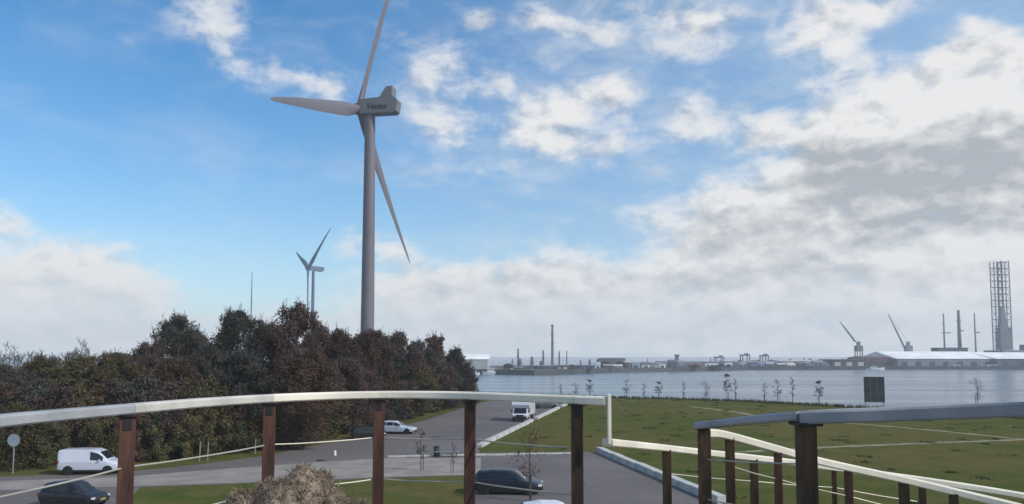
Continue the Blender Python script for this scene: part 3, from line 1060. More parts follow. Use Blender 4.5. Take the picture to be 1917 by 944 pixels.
# white box truck with overcab, facing the lookout
v = ground(978, 790)
trk = thing('box_truck', 'white box truck with overhanging front parked on the road', 'truck', (v.x + .15, v.y + 2.6, .006), math.radians(-90 - 10))
trk_white = paint('truck_white', (.66, .67, .72), .5)
MB().prism([(-2.9, .85), (1.2, .85), (1.2, 1.62), (2.15, 1.78), (2.25, 2.2), (1.95, 2.78), (-2.9, 2.78)], -1.22, 1.22).build('box_body', trk_white, trk, bevel=.06)
MB().prism([(1.215, .42), (2.95, .42), (3.02, .95), (2.75, 1.10), (2.2, 1.72), (1.215, 1.60)], -1.0, 1.0).build('cab', trk_white, trk, bevel=.06)
mb = MB().add([(2.80, -.86, 1.10), (2.80, .86, 1.10), (2.26, .80, 1.72), (2.26, -.80, 1.72)], [(0, 1, 2, 3)])
mb.build('windscreen', GLASS, trk)
for s in (-1, 1):
    MB().box((1.85, s * 1.003, 1.36), (.75, .012, .40)).build('side_window', GLASS, trk)
    MB().box((2.98, s * .78, .80), (.10, .28, .18)).build('headlight', LAMP, trk, bevel=.02)
    MB().box((2.45, s * 1.14, 1.40), (.10, .22, .28)).build('door_mirror', TRIM, trk, bevel=.02)
MB().box((2.99, 0, .58), (.12, 1.9, .30)).build('front_bumper', TRIM, trk, bevel=.02)
MB().box((3.0, 0, .86), (.08, 1.0, .20)).build('grille', TRIM, trk, bevel=.02)
MB().box((-.8, 0, .62), (4.0, .9, .30)).build('chassis', TRIM, trk)
ty_ = MB().lathe([(.22, -.12), (.34, -.12), (.37, -.08), (.37, .08), (.34, .12), (.22, .12)], 22).mesh('tyre', RUBBER, smooth=40)
rm_ = MB().lathe([(.01, .08), (.1, .08), (.22, .06), (.22, 0)], 18).mesh('rim', ALLOY, smooth=30)
for x in (2.2, -1.7):
    for s in (-1, 1):
        wo = link('wheel', ty_, trk)
        wo.location = (x, s * .93, .37)
        wo.rotation_euler = (math.radians(-90 * s), 0, 0)
        link('rim', rm_, wo)

# ------------------------------------------------------------------ small street furniture
v = ground(24, 887)
sg = thing('road_sign', 'pale round road sign on a post at the left edge', 'road sign', (v.x, v.y, 0))
GALV = mat('galvanised_steel', (.30, .33, .34), .55, .12, 2, metal=.3)
MB().tube([(0, 0, 0), (0, 0, 2.9)], .045, 10).build('post', GALV, sg, smooth=40)
o = MB().lathe([(.46, -.012), (.46, .012)], 32).build('sign_disc', mat('sign_back', (.28, .34, .38), .5, .08, 1), sg)
o.location = (0, -.07, 2.45)
o.rotation_euler = (math.radians(90), 0, 0)
for z in (2.25, 2.65):
    MB().box((0, -.03, z), (.3, .05, .04)).build('bracket', GALV, sg)
for i, (x, y, hgt) in enumerate(((373, 864, 1.65), (388, 862, 1.5), (477, 850, 1.3))):
    v = ground(x, y)
    st_ = MB().tube([(0, 0, 0), (.03, 0, hgt * .5), (.05, .02, hgt)], [.06, .055, .05], 8).build('wooden_stake', mat('pale_stake', (.24, .23, .18), .9, .2, 4), smooth=40)
    st_.location = v
    tag(st_, ('pale wooden stake by the bushes, leftmost of three', 'pale wooden stake by the bushes, middle one of three', 'short pale stake by the bushes just left of a railing post')[i], 'stake', 'stakes along the bushes')
v = ground(627, 853)
bo = MB().lathe([(.12, 0), (.12, .32), (.10, .40), (.02, .43)], 16).build('marker_post', WHITE, smooth=40)
bo.location = v
tag(bo, 'tiny white marker post alone on the asphalt', 'marker post')
v = ground(836, 857)
bn = thing('bench', 'low grey blue bench beside the kerb left of a railing post', 'bench', (v.x, v.y + .3, .008), .04)
BENCH = mat('bench_wood', (.22, .23, .27), .7, .15, 2)
for k in range(3):
    MB().box((0, -.16 + k * .16, .46), (2.1, .13, .05)).build('seat_board', BENCH, bn, bevel=.008)
for k in range(2):
    MB().box((0, .26, .62 + k * .17), (2.1, .04, .13)).build('back_board', BENCH, bn, bevel=.008)
for x in (-.8, .8):
    MB().box((x, 0, .217), (.10, .42, .434)).build('leg', mat('bench_leg', (.04, .04, .05), .6), bn, bevel=.01)
v = ground(817, 856)
lb = thing('litter_bin', 'dark green litter bin beside the low bench', 'litter bin', (v.x, v.y + .3, .008))
MB().lathe([(.22, 0), (.26, .1), (.28, .75), (.25, .8)], 18).build('bin_body', mat('bin_green', (.02, .045, .038), .6, .15, 3), lb, smooth=40)
MB().lathe([(.29, .80), (.29, .86), (.1, .92)], 18).build('lid', TRIM, lb, smooth=40)

# information board by the water, seen from behind
pL, pR = at(1618, 753, 122), at(1657, 753, 121)
zt, zb = at(1618, 705.5, 122).z, pL.z
bd = thing('information_board', 'dark grey square board on two legs at the waterside', 'board', ((pL.x + pR.x) / 2, (pL.y + pR.y) / 2, 0), math.atan2(pR.y - pL.y, pR.x - pL.x))
bw = (pR - pL).length
BOARD = mat('board_back', (.075, .085, .088), .75, .25, .8, 6)
for k in range(3):
    MB().box((-bw / 3 + k * bw / 3, 0, (zt + zb) / 2), (bw / 3 - .02, .10, zt - zb)).build('panel', BOARD, bd, bevel=.01)
for z in (zb + .5, zt - .5):
    MB().box((0, .10, z), (bw, .09, .12)).build('crossbar', GALV, bd)
for x in (-bw / 2 + .2, bw / 2 - .2):
    MB().box((x, .2, zt * .48), (.14, .14, zt * .96)).build('leg', GALV, bd)

# ------------------------------------------------------------------ trees
def rot_to(v):
    return v.to_track_quat('Z', 'Y')


def leaves(rng, centers, radii, per, size, flat=.85):
    """rhombic leaf faces scattered in the given clumps"""
    out = []
    for c, r in zip(centers, radii):
        n = per
        p = rng.normal(0, 1, (n, 3))
        p /= np.linalg.norm(p, axis=1)[:, None] + 1e-9
        p *= (rng.random(n) ** .55)[:, None] * r
        p[:, 2] *= flat
        out.append(p + c)
    P = np.concatenate(out)
    n = len(P)
    u = rng.normal(0, 1, (n, 3))
    u /= np.linalg.norm(u, axis=1)[:, None]
    w = np.cross(u, rng.normal(0, 1, (n, 3)))
    w /= np.linalg.norm(w, axis=1)[:, None]
    s = size * rng.uniform(.4, 1.7, n)[:, None]
    V = np.stack([P - u * s, P - w * s * .55, P + u * s, P + w * s * .55], 1).reshape(-1, 3)
    return V, np.arange(4 * n).reshape(-1, 4)


def broad_tree(seed, h=12.0, r=4.0, base=.10, lobes=26, clumps=9, per=135, size=.095, point=0.0, twigs=230, trunk_r=.26):
    rng = np.random.default_rng(seed)
    rn = random.Random(seed)
    cen, rad = [], []
    limbs = MB()
    tp = [Vector((0, 0, 0)), Vector((rn.uniform(-.2, .2), rn.uniform(-.2, .2), h * .25)), Vector((rn.uniform(-.4, .4), rn.uniform(-.4, .4), h * .55)), Vector((rn.uniform(-.4, .4), rn.uniform(-.4, .4), h * .9))]
    limbs.tube(tp, [trunk_r, trunk_r * .8, trunk_r * .45, .03], 8)
    for i in range(lobes):
        f = (i + .5) / lobes
        z = h * (base + (1 - base) * (f ** .8) * .93)
        k = math.sin(math.pi * min(1, (.18 + .82 * f)) ** (1.25 + .3 * point)) if point < .5 else (1.05 - f) ** .8
        ra = r * max(.16, k) * rn.uniform(.45, .92)
        an = i * 2.4 + rn.uniform(-.5, .5)
        lc = np.array([ra * math.cos(an), ra * math.sin(an), z])
        lr = r * rn.uniform(.30, .44) * (1 - .30 * f)
        t0 = tp[1].lerp(tp[3], max(0, min(1, (z / h - .3) * 1.3)))
        limbs.tube([t0, t0.lerp(Vector(lc), .5) + Vector((0, 0, -.15)), Vector(lc)], [trunk_r * .32, trunk_r * .2, .03], 5)
        for _ in range(clumps):
            d = rng.normal(0, 1, 3)
            d /= np.linalg.norm(d)
            cen.append(lc + d * lr * rn.uniform(.5, 1.05) * np.array([1, 1, .85]))
            rad.append(lr * rn.uniform(.42, .75))
    tw = MB()
    outer = sorted(range(len(cen)), key=lambda q: -(cen[q][2] * .8 + math.hypot(cen[q][0], cen[q][1])))[:int(len(cen) * .6)]
    k = h / 12.0
    for _ in range(twigs):
        c = Vector(cen[rn.choice(outer)])
        d = (c - Vector((0, 0, h * .42))).normalized() + Vector((rn.uniform(-.45, .45), rn.uniform(-.45, .45), rn.uniform(.1, .8)))
        d.normalize()
        ln = rn.uniform(.5, 1.35) * k
        tip = c + d * ln
        mid = c + d * ln * .5 + Vector((rn.uniform(-.1, .1), rn.uniform(-.1, .1), 0))
        tw.tube([c - d * .4, mid, tip], [.026, .017, .008], 3, cap=False)
        for _k in range(3):
            d2 = (d + Vector((rn.uniform(-.7, .7), rn.uniform(-.7, .7), rn.uniform(-.2, .6)))).normalized()
            b0 = (c + d * ln * rn.uniform(.25, .8))
            tw.tube([b0, b0 + d2 * ln * rn.uniform(.3, .55)], [.014, .007], 3, cap=False)
    V, F = leaves(rng, cen, rad, per, size)
    return limbs.mesh('trunk', BARK), fast_mesh('crown', V, F, LEAF['plum']), tw.mesh('twigs', TWIG)


def bare_tree(seed, h=13.0, spread=.55, depth=6, r0=.2):
    rn = random.Random(seed)
    mb_ = MB()
    tw = MB()

    def grow(p, d, ln, r, k):
        q = p + d * ln
        m = (p + q) / 2 + Vector((rn.uniform(-1, 1), rn.uniform(-1, 1), rn.uniform(-.3, .6))) * ln * .07
        (mb_ if k > depth - 3 else tw).tube([p, m, q], [r, r * .82, r * .62], 6 if k > depth - 3 else 3, cap=False)
        if k == 0:
            return
        for j in range(rn.choice((2, 3, 3)) if k > 1 else 3):
            ax = Vector((rn.uniform(-1, 1), rn.uniform(-1, 1), rn.uniform(-.2, .9)))
            nd = (d * (1 - spread) + ax.normalized() * spread * 1.1 + Vector((0, 0, .12))).normalized()
            grow(p.lerp(q, rn.uniform(.65, 1.0)), nd, ln * rn.uniform(.62, .85), max(r * .62, .032), k - 1)
    grow(Vector((0, 0, 0)), Vector((0, 0, 1)), h * .27, r0, depth)
    return mb_.mesh('trunk', BARK), tw.mesh('crown', TWIG)


def sapling(seed, h=4.0, r=.7, n=16, per=30, size=.055, full=1.15):
    rng = np.random.default_rng(seed)
    rn = random.Random(seed)
    st_ = MB()
    st_.tube([(0, 0, 0), (rn.uniform(-.05, .05), rn.uniform(-.05, .05), h * .5), (rn.uniform(-.1, .1), rn.uniform(-.1, .1), h)], [.05, .035, .008], 6)
    st_.tube([(.28, .05, 0), (.28, .05, 1.5)], .035, 6)
    cen, rad = [], []
    for i in range(n):
        f = rn.uniform(.3, .96)
        an = rn.uniform(0, 6.28)
        rr = r * math.sin(math.pi * (.12 + .72 * f)) * rn.uniform(.35, 1.0)
        tip = Vector((rr * math.cos(an), rr * math.sin(an), h * f + rr * .25))
        st_.tube([(0, 0, h * f - rr * .7), tip * .5 + Vector((0, 0, h * f - rr * .3)) * .5, tip], [.016, .011, .005], 3, cap=False)
        cen.append(np.array(tip))
        rad.append(r * .38 * full)
    V, F = leaves(rng, cen, rad, per, size)
    return st_.mesh('trunk', BARK), fast_mesh('crown', V, F, LEAF['dark'])


BROAD = [broad_tree(11), broad_tree(12, lobes=28), broad_tree(13, r=3.6, lobes=24), broad_tree(14, r=4.3, lobes=28), broad_tree(15, r=3.2, point=1.0, lobes=24)]
SHRUB = [broad_tree(31, h=5.0, r=3.0, base=.06, lobes=15, clumps=9, per=100, size=.085, twigs=120, trunk_r=.09), broad_tree(32, h=5.0, r=3.2, base=.05, lobes=16, clumps=9, per=100, size=.085, twigs=90, trunk_r=.09),
         broad_tree(33, h=5.0, r=2.7, base=.05, lobes=14, clumps=9, per=100, size=.085, twigs=140, trunk_r=.09)]
BARE = [bare_tree(51), bare_tree(52, spread=.48), bare_tree(53, spread=.6)]
SAP = [sapling(71, per=26), sapling(72, r=.45, n=14, per=18), sapling(73, r=.9, n=30, per=12), sapling(74, r=.65, n=20, per=44)]


def plant(name, label, cat, meshes, loc, sx, sz, leaf, rz, group=None):
    t = thing(name, label, cat, loc, rz, group)
    a = link('trunk', meshes[0], t)
    b = link('crown', meshes[1], t)
    if leaf:
        b.material_slots[0].link = 'OBJECT'
        b.material_slots[0].material = LEAF[leaf]
    more = [link('twigs', meshes[2], t)] if len(meshes) > 2 else []
    for o in more:
        o['kind'] = 'stuff'
    for o in [a, b] + more:
        o.scale = (sx, sx, sz)
    return t


rn = random.Random(99)
ORD = ['first', 'second', 'third', 'fourth', 'fifth', 'sixth', 'seventh', 'eighth', 'ninth', 'tenth', 'eleventh', 'twelfth', 'thirteenth', 'fourteenth', 'fifteenth', 'sixteenth', 'seventeenth', 'eighteenth', 'nineteenth', 'twentieth',
       'twenty first', 'twenty second', 'twenty third', 'twenty fourth', 'twenty fifth', 'twenty sixth']
# skyline trees: photo x, top y, depth, photo width, variant, leaf colour, label
TREES = [
    (332, 583, 84, 108, 1, 'dark', 'lone rounded dark tree standing above the low left wood'),
    (448, 570, 80, 125, 3, 'dark', 'broad dark green tree second from the left among the tall ones'),
    (556, 563, 82, 128, 0, 'plum', 'tallest plum brown tree in front of the distant turbine'),
    (598, 598, 94, 90, 1, 'plum', 'plum brown tree at the right shoulder of the tallest tree'),
    (662, 626, 96, 86, 3, 'dark', 'dark tree behind the gap just left of the turbine tower'),
    (718, 622, 104, 86, 3, 'dark', 'dark tree behind the gap just right of the turbine tower'),
    (368, 610, 92, 90, 3, 'dark', 'dark tree behind the right side of the lone rounded tree'),
    (240, 660, 88, 110, 0, 'plum', 'plum brown tree behind the olive trees left of the lone tree'),
    (508, 600, 92, 100, 2, 'plum', 'brown tree filling the gap between the two tallest trees'),
    (634, 612, 90, 88, 2, 'plum', 'plum brown tree just left of the big turbine tower'),
    (692, 611, 95, 92, 1, 'rust', 'rusty brown tree hiding the foot of the big turbine tower'),
    (745, 618, 106, 88, 0, 'plum', 'plum brown tree just right of the big turbine tower'),
    (785, 634, 116, 70, 2, 'dark', 'dark tree between the turbine tower and the pointed tree'),
    (814, 622, 122, 72, 4, 'plum', 'pointed dark tree near the right end of the wood'),
    (853, 648, 136, 72, 4, 'dark', 'last dark tree at the right end of the wood by the river'),
    (866, 682, 146, 52, 2, 'rust', 'low rusty tree at the right foot of the wood'),
    (392, 640, 76, 90, 2, 'dark', 'dark low tree between the lone tree and the broad tree'),
    (275, 638, 80, 90, 0, 'plum', 'plum brown tree left of the lone rounded tree'),
    (215, 652, 76, 110, 3, 'olive', 'olive tree fourth from the left edge'),
    (150, 660, 74, 110, 1, 'olive', 'olive tree third from the left edge'),
    (80, 664, 76, 110, 0, 'olive', 'olive brown tree second from the left edge'),
    (12, 676, 72, 110, 3, 'dark', 'dark olive tree at the left edge of the photo'),
    (-70, 668, 74, 120, 1, 'olive', 'olive tree cut off by the left edge'),
    (330, 662, 72, 120, 3, 'rust', 'rusty tree in front of the lone rounded tree'),
    (452, 655, 72, 120, 0, 'dark', 'dark tree in front of the broad dark green tree'),
    (570, 650, 73, 120, 1, 'rust', 'rusty brown tree in front of the tallest tree'),
    (655, 665, 88, 100, 3, 'plum', 'brown tree in the front row just left of the turbine tower'),
    (770, 668, 108, 90, 1, 'olive', 'yellowish olive tree in the front row right of the turbine tower'),
    (835, 690, 128, 70, 0, 'dark', 'dark green tree low in front of the pointed tree'),
]
for x, y, d, wpx, var, leaf, label in TREES:
    top = at(x, y, d)
    h = top.z
    w = wpx / FPX * d
    plant('broadleaf_tree', label, 'tree', BROAD[var], (top.x, d, 0), w / (2 * [4.0, 4.0, 3.6, 4.3, 3.2][var]) * 1.2, h / 12.3, leaf, rn.uniform(0, 6.28), 'trees of the wood')
for i, (x, y, d, var) in enumerate(((18, 624, 125, 0), (62, 612, 118, 1), (112, 612, 128, 2), (160, 616, 122, 0), (205, 622, 128, 1), (250, 626, 120, 2), (-30, 628, 120, 1))):
    top = at(x, y, d)
    plant('bare_tree', 'thin bare hazy tree behind the olive trees, %s from the left' % ('second', 'third', 'fourth', 'fifth', 'sixth', 'rightmost', 'first')[i], 'bare tree', BARE[var], (top.x, d, 0), top.z / 12.4, top.z / 12.4, None, rn.uniform(0, 6.28), 'bare trees behind the left wood')
# a few bare crowns poking out of the tall trees
for x, y, d, var, label in ((352, 588, 92, 1, 'bare twiggy tree showing over the right shoulder of the lone tree'), (470, 566, 90, 0, 'bare twiggy crown showing above the broad dark green tree'), (590, 566, 92, 2, 'bare twiggy tree at the right shoulder of the tallest tree')):
    top = at(x, y, d)
    plant('bare_tree', label, 'bare tree', BARE[var], (top.x, d, 0), top.z / 12.4 * .8, top.z / 12.4, None, rn.uniform(0, 6.28))

# bushes along the road edge
BUSH = [(-40, 770, 58, 'olive'), (20, 762, 57.5, 'olive'), (75, 770, 58.5, 'green'), (130, 760, 61, 'rust'), (185, 766, 61, 'olive'), (240, 756, 62, 'rust'), (295, 770, 63, 'green'), (345, 762, 64, 'olive'), (395, 775, 66, 'green'),
        (445, 765, 68, 'green'), (490, 772, 71, 'rust'), (535, 770, 74, 'olive'), (578, 774, 79, 'olive'), (618, 768, 84, 'green'), (655, 765, 90, 'olive'), (692, 758, 95, 'dark'), (728, 756, 102, 'dark'), (762, 752, 110, 'olive'),
        (795, 750, 119, 'olive'), (825, 747, 130, 'rust'), (850, 745, 140, 'olive'), (872, 742, 152, 'dark')]
BUSH_LABEL = ['olive bush cut off at the left edge beside the road', 'olive bush behind the round road sign', 'green bush between the road sign and the white van', 'rust brown bush behind the rear of the white van', 'olive bush behind the front of the white van',
              'rust brown bush behind the thick left railing post', 'green bush just right of the thick left railing post', 'olive bush just left of the two close stakes', 'green bush directly behind the two close stakes', 'green bush midway between the stakes and the next railing post',
              'rust brown bush behind the second railing post from the left', 'olive bush just right of the second railing post', 'yellowish olive bush left of the low black car', 'green bush behind the tail of the low black car', 'olive bush behind the front of the low black car',
              'dark bush behind the third railing post', 'dark bush behind the silver blue car', 'olive bush just right of the silver blue car', 'olive bush on the road edge below the pointed tree', 'rust brown bush on the road edge left of the fourth railing post', 'olive bush behind the fourth railing post', 'last dark bush at the far end of the wood']
for i, (x, y, d, leaf) in enumerate(BUSH):
    top = at(x, y, d + 1.6)
    h = max(1.6, top.z)
    w = 88 / FPX * d
    plant('roadside_bush', BUSH_LABEL[i], 'bush', SHRUB[i % 3], (top.x, d + 2.4, 0), min(w / 5.2, 1.25), h / 5.1, leaf, rn.uniform(0, 6.28), 'bushes along the road edge')
# taller bushes behind them close the wood
for i in range(18):
    x = -60 + i * 54
    d = 66 + max(0, (x - 350)) * .06 + max(0, (x - 620)) * .22
    top = at(x, 722 + rn.uniform(-14, 12), d)
    plant('understorey_bush', 'tall %s bush in the shade under the trees, %s from the left' % (('olive', 'rusty', 'dark', 'plum brown')[i % 4], ORD[i]), 'bush', SHRUB[(i + 1) % 3], (top.x, d + 1, 0), 1.25, top.z / 5.1, ('olive', 'rust', 'dark', 'plum')[i % 4], rn.uniform(0, 6.28), 'bushes under the trees')

# young trees along the bank: photo x, top y, base y, variant
SAPS = [(1050, 718, 741, 1, 'far thin sapling just left of the handrail corner'), (1104, 710, 744, 3, 'dark bushy sapling behind the right end of the handrail'), (1078, 716, 743, 2, 'small faint sapling left of the dark bushy one'),
        (1173, 708, 745, 0, 'sapling first to the right of the handrail corner'), (1206, 716, 746, 1, 'faint sapling second to the right of the handrail corner'), (1234, 714, 747, 3, 'narrow dark sapling third right of the handrail corner'),
        (1280, 712, 748, 1, 'faint thin sapling in the middle of the bank row'), (1322, 712, 752, 2, 'wide leafless sapling in the middle of the bank row'), (1361, 699, 750, 3, 'tall dark sapling, left one of a close pair'), (1377, 706, 751, 1, 'narrow dark sapling, right one of a close pair'),
        (1432, 714, 753, 1, 'thin sapling just right of the close pair'), (1456, 708, 754, 0, 'sapling in the bank row, second right of the close pair'), (1484, 703, 757, 1, 'tall thin sapling, third right of the close pair'), (1534, 712, 758, 3, 'round dark sapling left of the dark board'), (1831, 706, 764, 2, 'lone leafless sapling at the waterside right of the board')]
for x, y, yb, var, label in SAPS:
    b_ = ground(x, yb + 2.5)
    top = at(x, y, b_.y)
    plant('young_tree', label, 'sapling', SAP[var], (b_.x, b_.y, 0), 1.25, top.z / 4.1, 'pale', rn.uniform(0, 6.28), 'saplings along the river bank')
for x, y, yb, var, leaf, label in ((992, 798, 938, 2, 'rust', 'slender autumn sapling in front of the navy car'), (788, 800, 881, 0, 'dark', 'slender dark sapling at the lawn edge near the bench'), (848, 826, 886, 1, 'rust', 'thin bare sapling at the lawn edge below the bench')):
    b_ = ground(x, yb)
    top = at(x, y, b_.y)
    plant('young_tree', label, 'sapling', SAP[var], (b_.x, b_.y, .012), top.z / 4.1, top.z / 4.1, leaf, rn.uniform(0, 6.28))

# rough grass along the bank edge and tufts over the meadow
rng = np.random.default_rng(8)


def tufts(name, pts, hts, wid, m, label):
    n = len(pts)
    k = 3
    P = np.repeat(pts, k, 0) + np.concatenate([rng.normal(0, wid, (n * k, 2)), np.zeros((n * k, 1))], 1)
    H = np.repeat(hts, k) * rng.uniform(.6, 1.2, n * k)
    an = rng.uniform(0, 6.28, n * k)
    s = np.stack([np.cos(an), np.sin(an), np.zeros(n * k)], 1) * (wid * .55)
    tip = P + np.stack([rng.normal(0, wid * .5, n * k), rng.normal(0, wid * .5, n * k), H], 1)
    V = np.stack([P - s, P + s, tip], 1).reshape(-1, 3)
    o = link(name, fast_mesh(name, V, np.arange(3 * n * k).reshape(-1, 3), m))
    tag(o, label, 'grass', kind='stuff')


TUFT1 = mat('bank_grass', (.050, .070, .030), 1.0, .35, .4, col2=(.085, .090, .040), spec=.1)
pts = []
for a, b in zip(EDGE[:-1], EDGE[1:]):
    k = int((b - a).length * 26)
    f = rng.random((k, 1))
    pts.append(np.array(a)[None] * (1 - f) + np.array(b)[None] * f + np.stack([rng.normal(0, .7, k), rng.normal(-.3, .7, k), np.full(k, -.05)], 1))
pts = np.concatenate(pts)
tufts('bank_grass', pts, rng.uniform(.25, .75, len(pts)), .12, TUFT1, 'dark rough grass along the edge of the river bank')
# scattered darker weeds in the meadow
MEADOW = [G(905, 836), G(1068, 757)] + [(p.x, p.y) for p in EDGE[3:]] + [(80, 40), (16, 40), G(1352, 940), G(1125, 843), G(905, 843)]
mx = [tuple(p) for p in MEADOW]
cl = np.stack([rng.uniform(-6, 75, 260), rng.uniform(44, 165, 260)], 1)


def inside(p, poly):
    x, y = p[:, 0], p[:, 1]
    ins = np.zeros(len(p), bool)
    j_ = len(poly) - 1
    for i_ in range(len(poly)):
        xi, yi = poly[i_][:2]
        xj, yj = poly[j_][:2]
        ins ^= ((yi > y) != (yj > y)) & (x < (xj - xi) * (y - yi) / (yj - yi + 1e-12) + xi)
        j_ = i_
    return ins


cl = cl[inside(cl, mx)]
pts = np.repeat(np.concatenate([cl, np.zeros((len(cl), 1))], 1), 26, 0)
pts[:, :2] += rng.normal(0, .32, (len(pts), 2)) * np.repeat(rng.uniform(.5, 1.4, len(cl)), 26)[:, None]
tufts('weed_tufts', pts, rng.uniform(.06, .2, len(pts)), .06, TUFT1, 'darker weed tufts scattered over the meadow')
# drain covers in the asphalt
for k_, (x, y) in enumerate(((600, 862), (815, 818), (1085, 905))):
    p = ground(x, y)
    dr = MB().lathe([(.42, 0), (.42, .006), (.34, .010)], 20).build('drain_cover', TRIM)
    dr.location = (p.x, p.y, .010)
    tag(dr, ('round dark drain cover on the pavement right of the dry brush', 'round dark drain cover on the road right of the silver blue car', 'round dark drain cover in the yard before the concrete blocks')[k_], 'drain cover')

# ------------------------------------------------------------------ far bank: buildings, refinery, cranes, rig
def fmat(name, c, r=.8):
    return mat(name, c, r, .15, .08)


F_GREY, F_PALE, F_DARK, F_RED, F_WHITE, F_BLUE = fmat('far_grey', (.22, .23, .25)), fmat('far_pale', (.50, .50, .50)), fmat('far_dark', (.055, .06, .075)), fmat('far_brick', (.15, .075, .065)), fmat('far_white', (.92, .90, .84)), fmat('far_slate', (.09, .11, .15))
F_PIPE = fmat('far_steelwork', (.15, .165, .18))


def hall(name, label, cat, x0, x1, ytop, d, depth, wall, roof, rise=.0, group=None, doors=0, z0=QZ):
    a, b = at(x0, ytop, d), at(x1, ytop, d)
    w, h = b.x - a.x, a.z - z0
    t = thing(name, label, cat, ((a.x + b.x) / 2, d + depth / 2, z0), 0, group)
    MB().box((0, 0, h / 2), (w, depth, h)).build('wall', wall, t)
    if rise > 0:
        MB().add([(-w / 2 - .4, -depth / 2 - .4, h + .05), (w / 2 + .4, -depth / 2 - .4, h + .05), (w / 2 + .4, 0, h + rise), (-w / 2 - .4, 0, h + rise), (w / 2 + .4, depth / 2 + .4, h + .05), (-w / 2 - .4, depth / 2 + .4, h + .05)],
                 [(0, 1, 2, 3), (3, 2, 4, 5), (0, 3, 5), (1, 4, 2)]).build('roof', roof, t)
    else:
        MB().box((0, 0, h + .25), (w + .5, depth + .5, .5)).build('roof', roof, t)
    for k in range(doors):
        xx = -w / 2 + w * (k + .5) / doors
        MB().box((xx, -depth / 2 - .06, h * .3), (min(5, w / doors * .6), .12, h * .6)).build('door', F_DARK if wall is not F_DARK else F_PALE, t)
    return t


def stack(name, label, x, ytop, d, r, m, group=None, cat='chimney', bands=2):
    p = at(x, ytop, d)
    t = thing(name, label, cat, (p.x, d, QZ), 0, group)
    h = p.z - QZ
    MB().lathe([(r * 1.15, 0), (r, h * .4), (r * .8, h)], 14).build('shaft', m, t, smooth=40)
    for k in range(bands):
        z = h * (.55 + .42 * k / max(1, bands - 1))
        MB().lathe([(r * 1.5, z), (r * 1.5, z + .5)], 14).build('walkway', F_PIPE, t)
    return t


# left: boats and pale hall at the end of the wood
hall('warehouse', 'pale distant hall with bright white roof at the end of the wood', 'warehouse', 868, 913, 673, 520, 40, fmat('far_pale_green', (.40, .43, .42)), F_WHITE, rise=3.4)


def boat(label, xl, xr, yw, htop, m):
    a, b = ground(xl, yw, WZ), ground(xr, yw, WZ)
    L = (b - a).length
    t = thing('motor_boat', label, 'boat', ((a.x + b.x) / 2, (a.y + b.y) / 2, WZ))
    st = [(-.5, .55, 1.0), (-.3, .95, .9), (.1, 1.0, .95), (.35, .75, 1.15), (.5, .06, 1.45)]
    vs_, fs = [], []
    for x, w, z in st:
        ww = w * L * .13
        vs_ += [(x * L, -ww, z * htop * .5), (x * L * .96, -ww * .6, -.3), (x * L * .96, ww * .6, -.3), (x * L, ww, z * htop * .5)]
    for i in range(len(st) - 1):
        for k in range(3):
            fs.append((i * 4 + k, i * 4 + 4 + k, i * 4 + 5 + k, i * 4 + 1 + k))
        fs.append((i * 4 + 3, i * 4 + 7, i * 4 + 4, i * 4))
    fs += [(0, 1, 2, 3), (16, 17, 18, 19)]
    MB().add(vs_, fs).build('hull', m, t, smooth=40)
    MB().box((-L * .08, 0, htop * .68), (L * .38, L * .15, htop * .42), taper=.85).build('cabin', m, t, bevel=.1)
    MB().box((-L * .08, -L * .076, htop * .74), (L * .30, .06, htop * .14)).build('window_band', GLASS, t)
    MB().tube([(-L * .1, 0, htop * .85), (-L * .1, 0, htop * 1.6)], .08, 6).build('mast', F_WHITE, t)


boat('white motor boat on the river beside the end of the wood', 903, 943, 701.5, 4.0, F_WHITE)
boat('tiny white boat left of the white motor boat', 886, 898, 702, 2.4, F_WHITE)
boat('low white boat moored under the red brown shed', 1622, 1656, 692.8, 3.0, F_WHITE)

# refinery
for i, (x0, x1, y, m) in enumerate(((943, 962, 684, F_DARK), (958, 985, 689, F_BLUE), (982, 1012, 687, F_GREY), (1008, 1046, 686, F_BLUE), (1040, 1064, 685, F_DARK), (1060, 1078, 688, F_PALE), (1076, 1112, 685, F_BLUE))):
    hall('refinery_block', ('dark refinery block at the left end of the plant', 'low slate refinery block under the thin left stack', 'grey refinery block between the two thin left stacks', 'long slate refinery block at the foot of the tallest chimney', 'dark refinery block just right of the tallest chimney', 'pale refinery block right of the tallest chimney', 'slate refinery block at the right end of the plant')[i],
         'industrial building', x0, x1, y, 512 + 9 * (i % 3), 22, m, F_GREY if m is not F_GREY else F_DARK, group='refinery blocks on the far bank', doors=2)
stack('chimney', 'tallest thin refinery chimney on the far bank', 1034, 608, 600, .95, F_PIPE, bands=3)
for x, y, r, label in ((970, 653, 1.2, 'thin stack, leftmost of the refinery stacks'), (974, 672, 2.0, 'short thick column at the leftmost refinery stack'), (996, 668, 2.0, 'short thick column between the left refinery stacks'), (1017, 656, 1.2, 'thin stack just left of the tallest chimney'), (1013, 676, 1.8, 'short column left of the tallest chimney'),
                       (1047, 658, 1.0, 'thin stack just right of the tallest chimney'), (1061, 656, .7, 'thinnest stack, second right of the tallest chimney'), (1087, 674, .9, 'short thin stack over the pale refinery block'), (1104, 673, 1.4, 'short stack at the right end of the refinery'), (959, 672, .8, 'short thin stack at the left end of the refinery')):
    stack('refinery_stack', label, x, y, 560, r * .6, F_PIPE, 'stacks of the refinery', 'stack', 1)

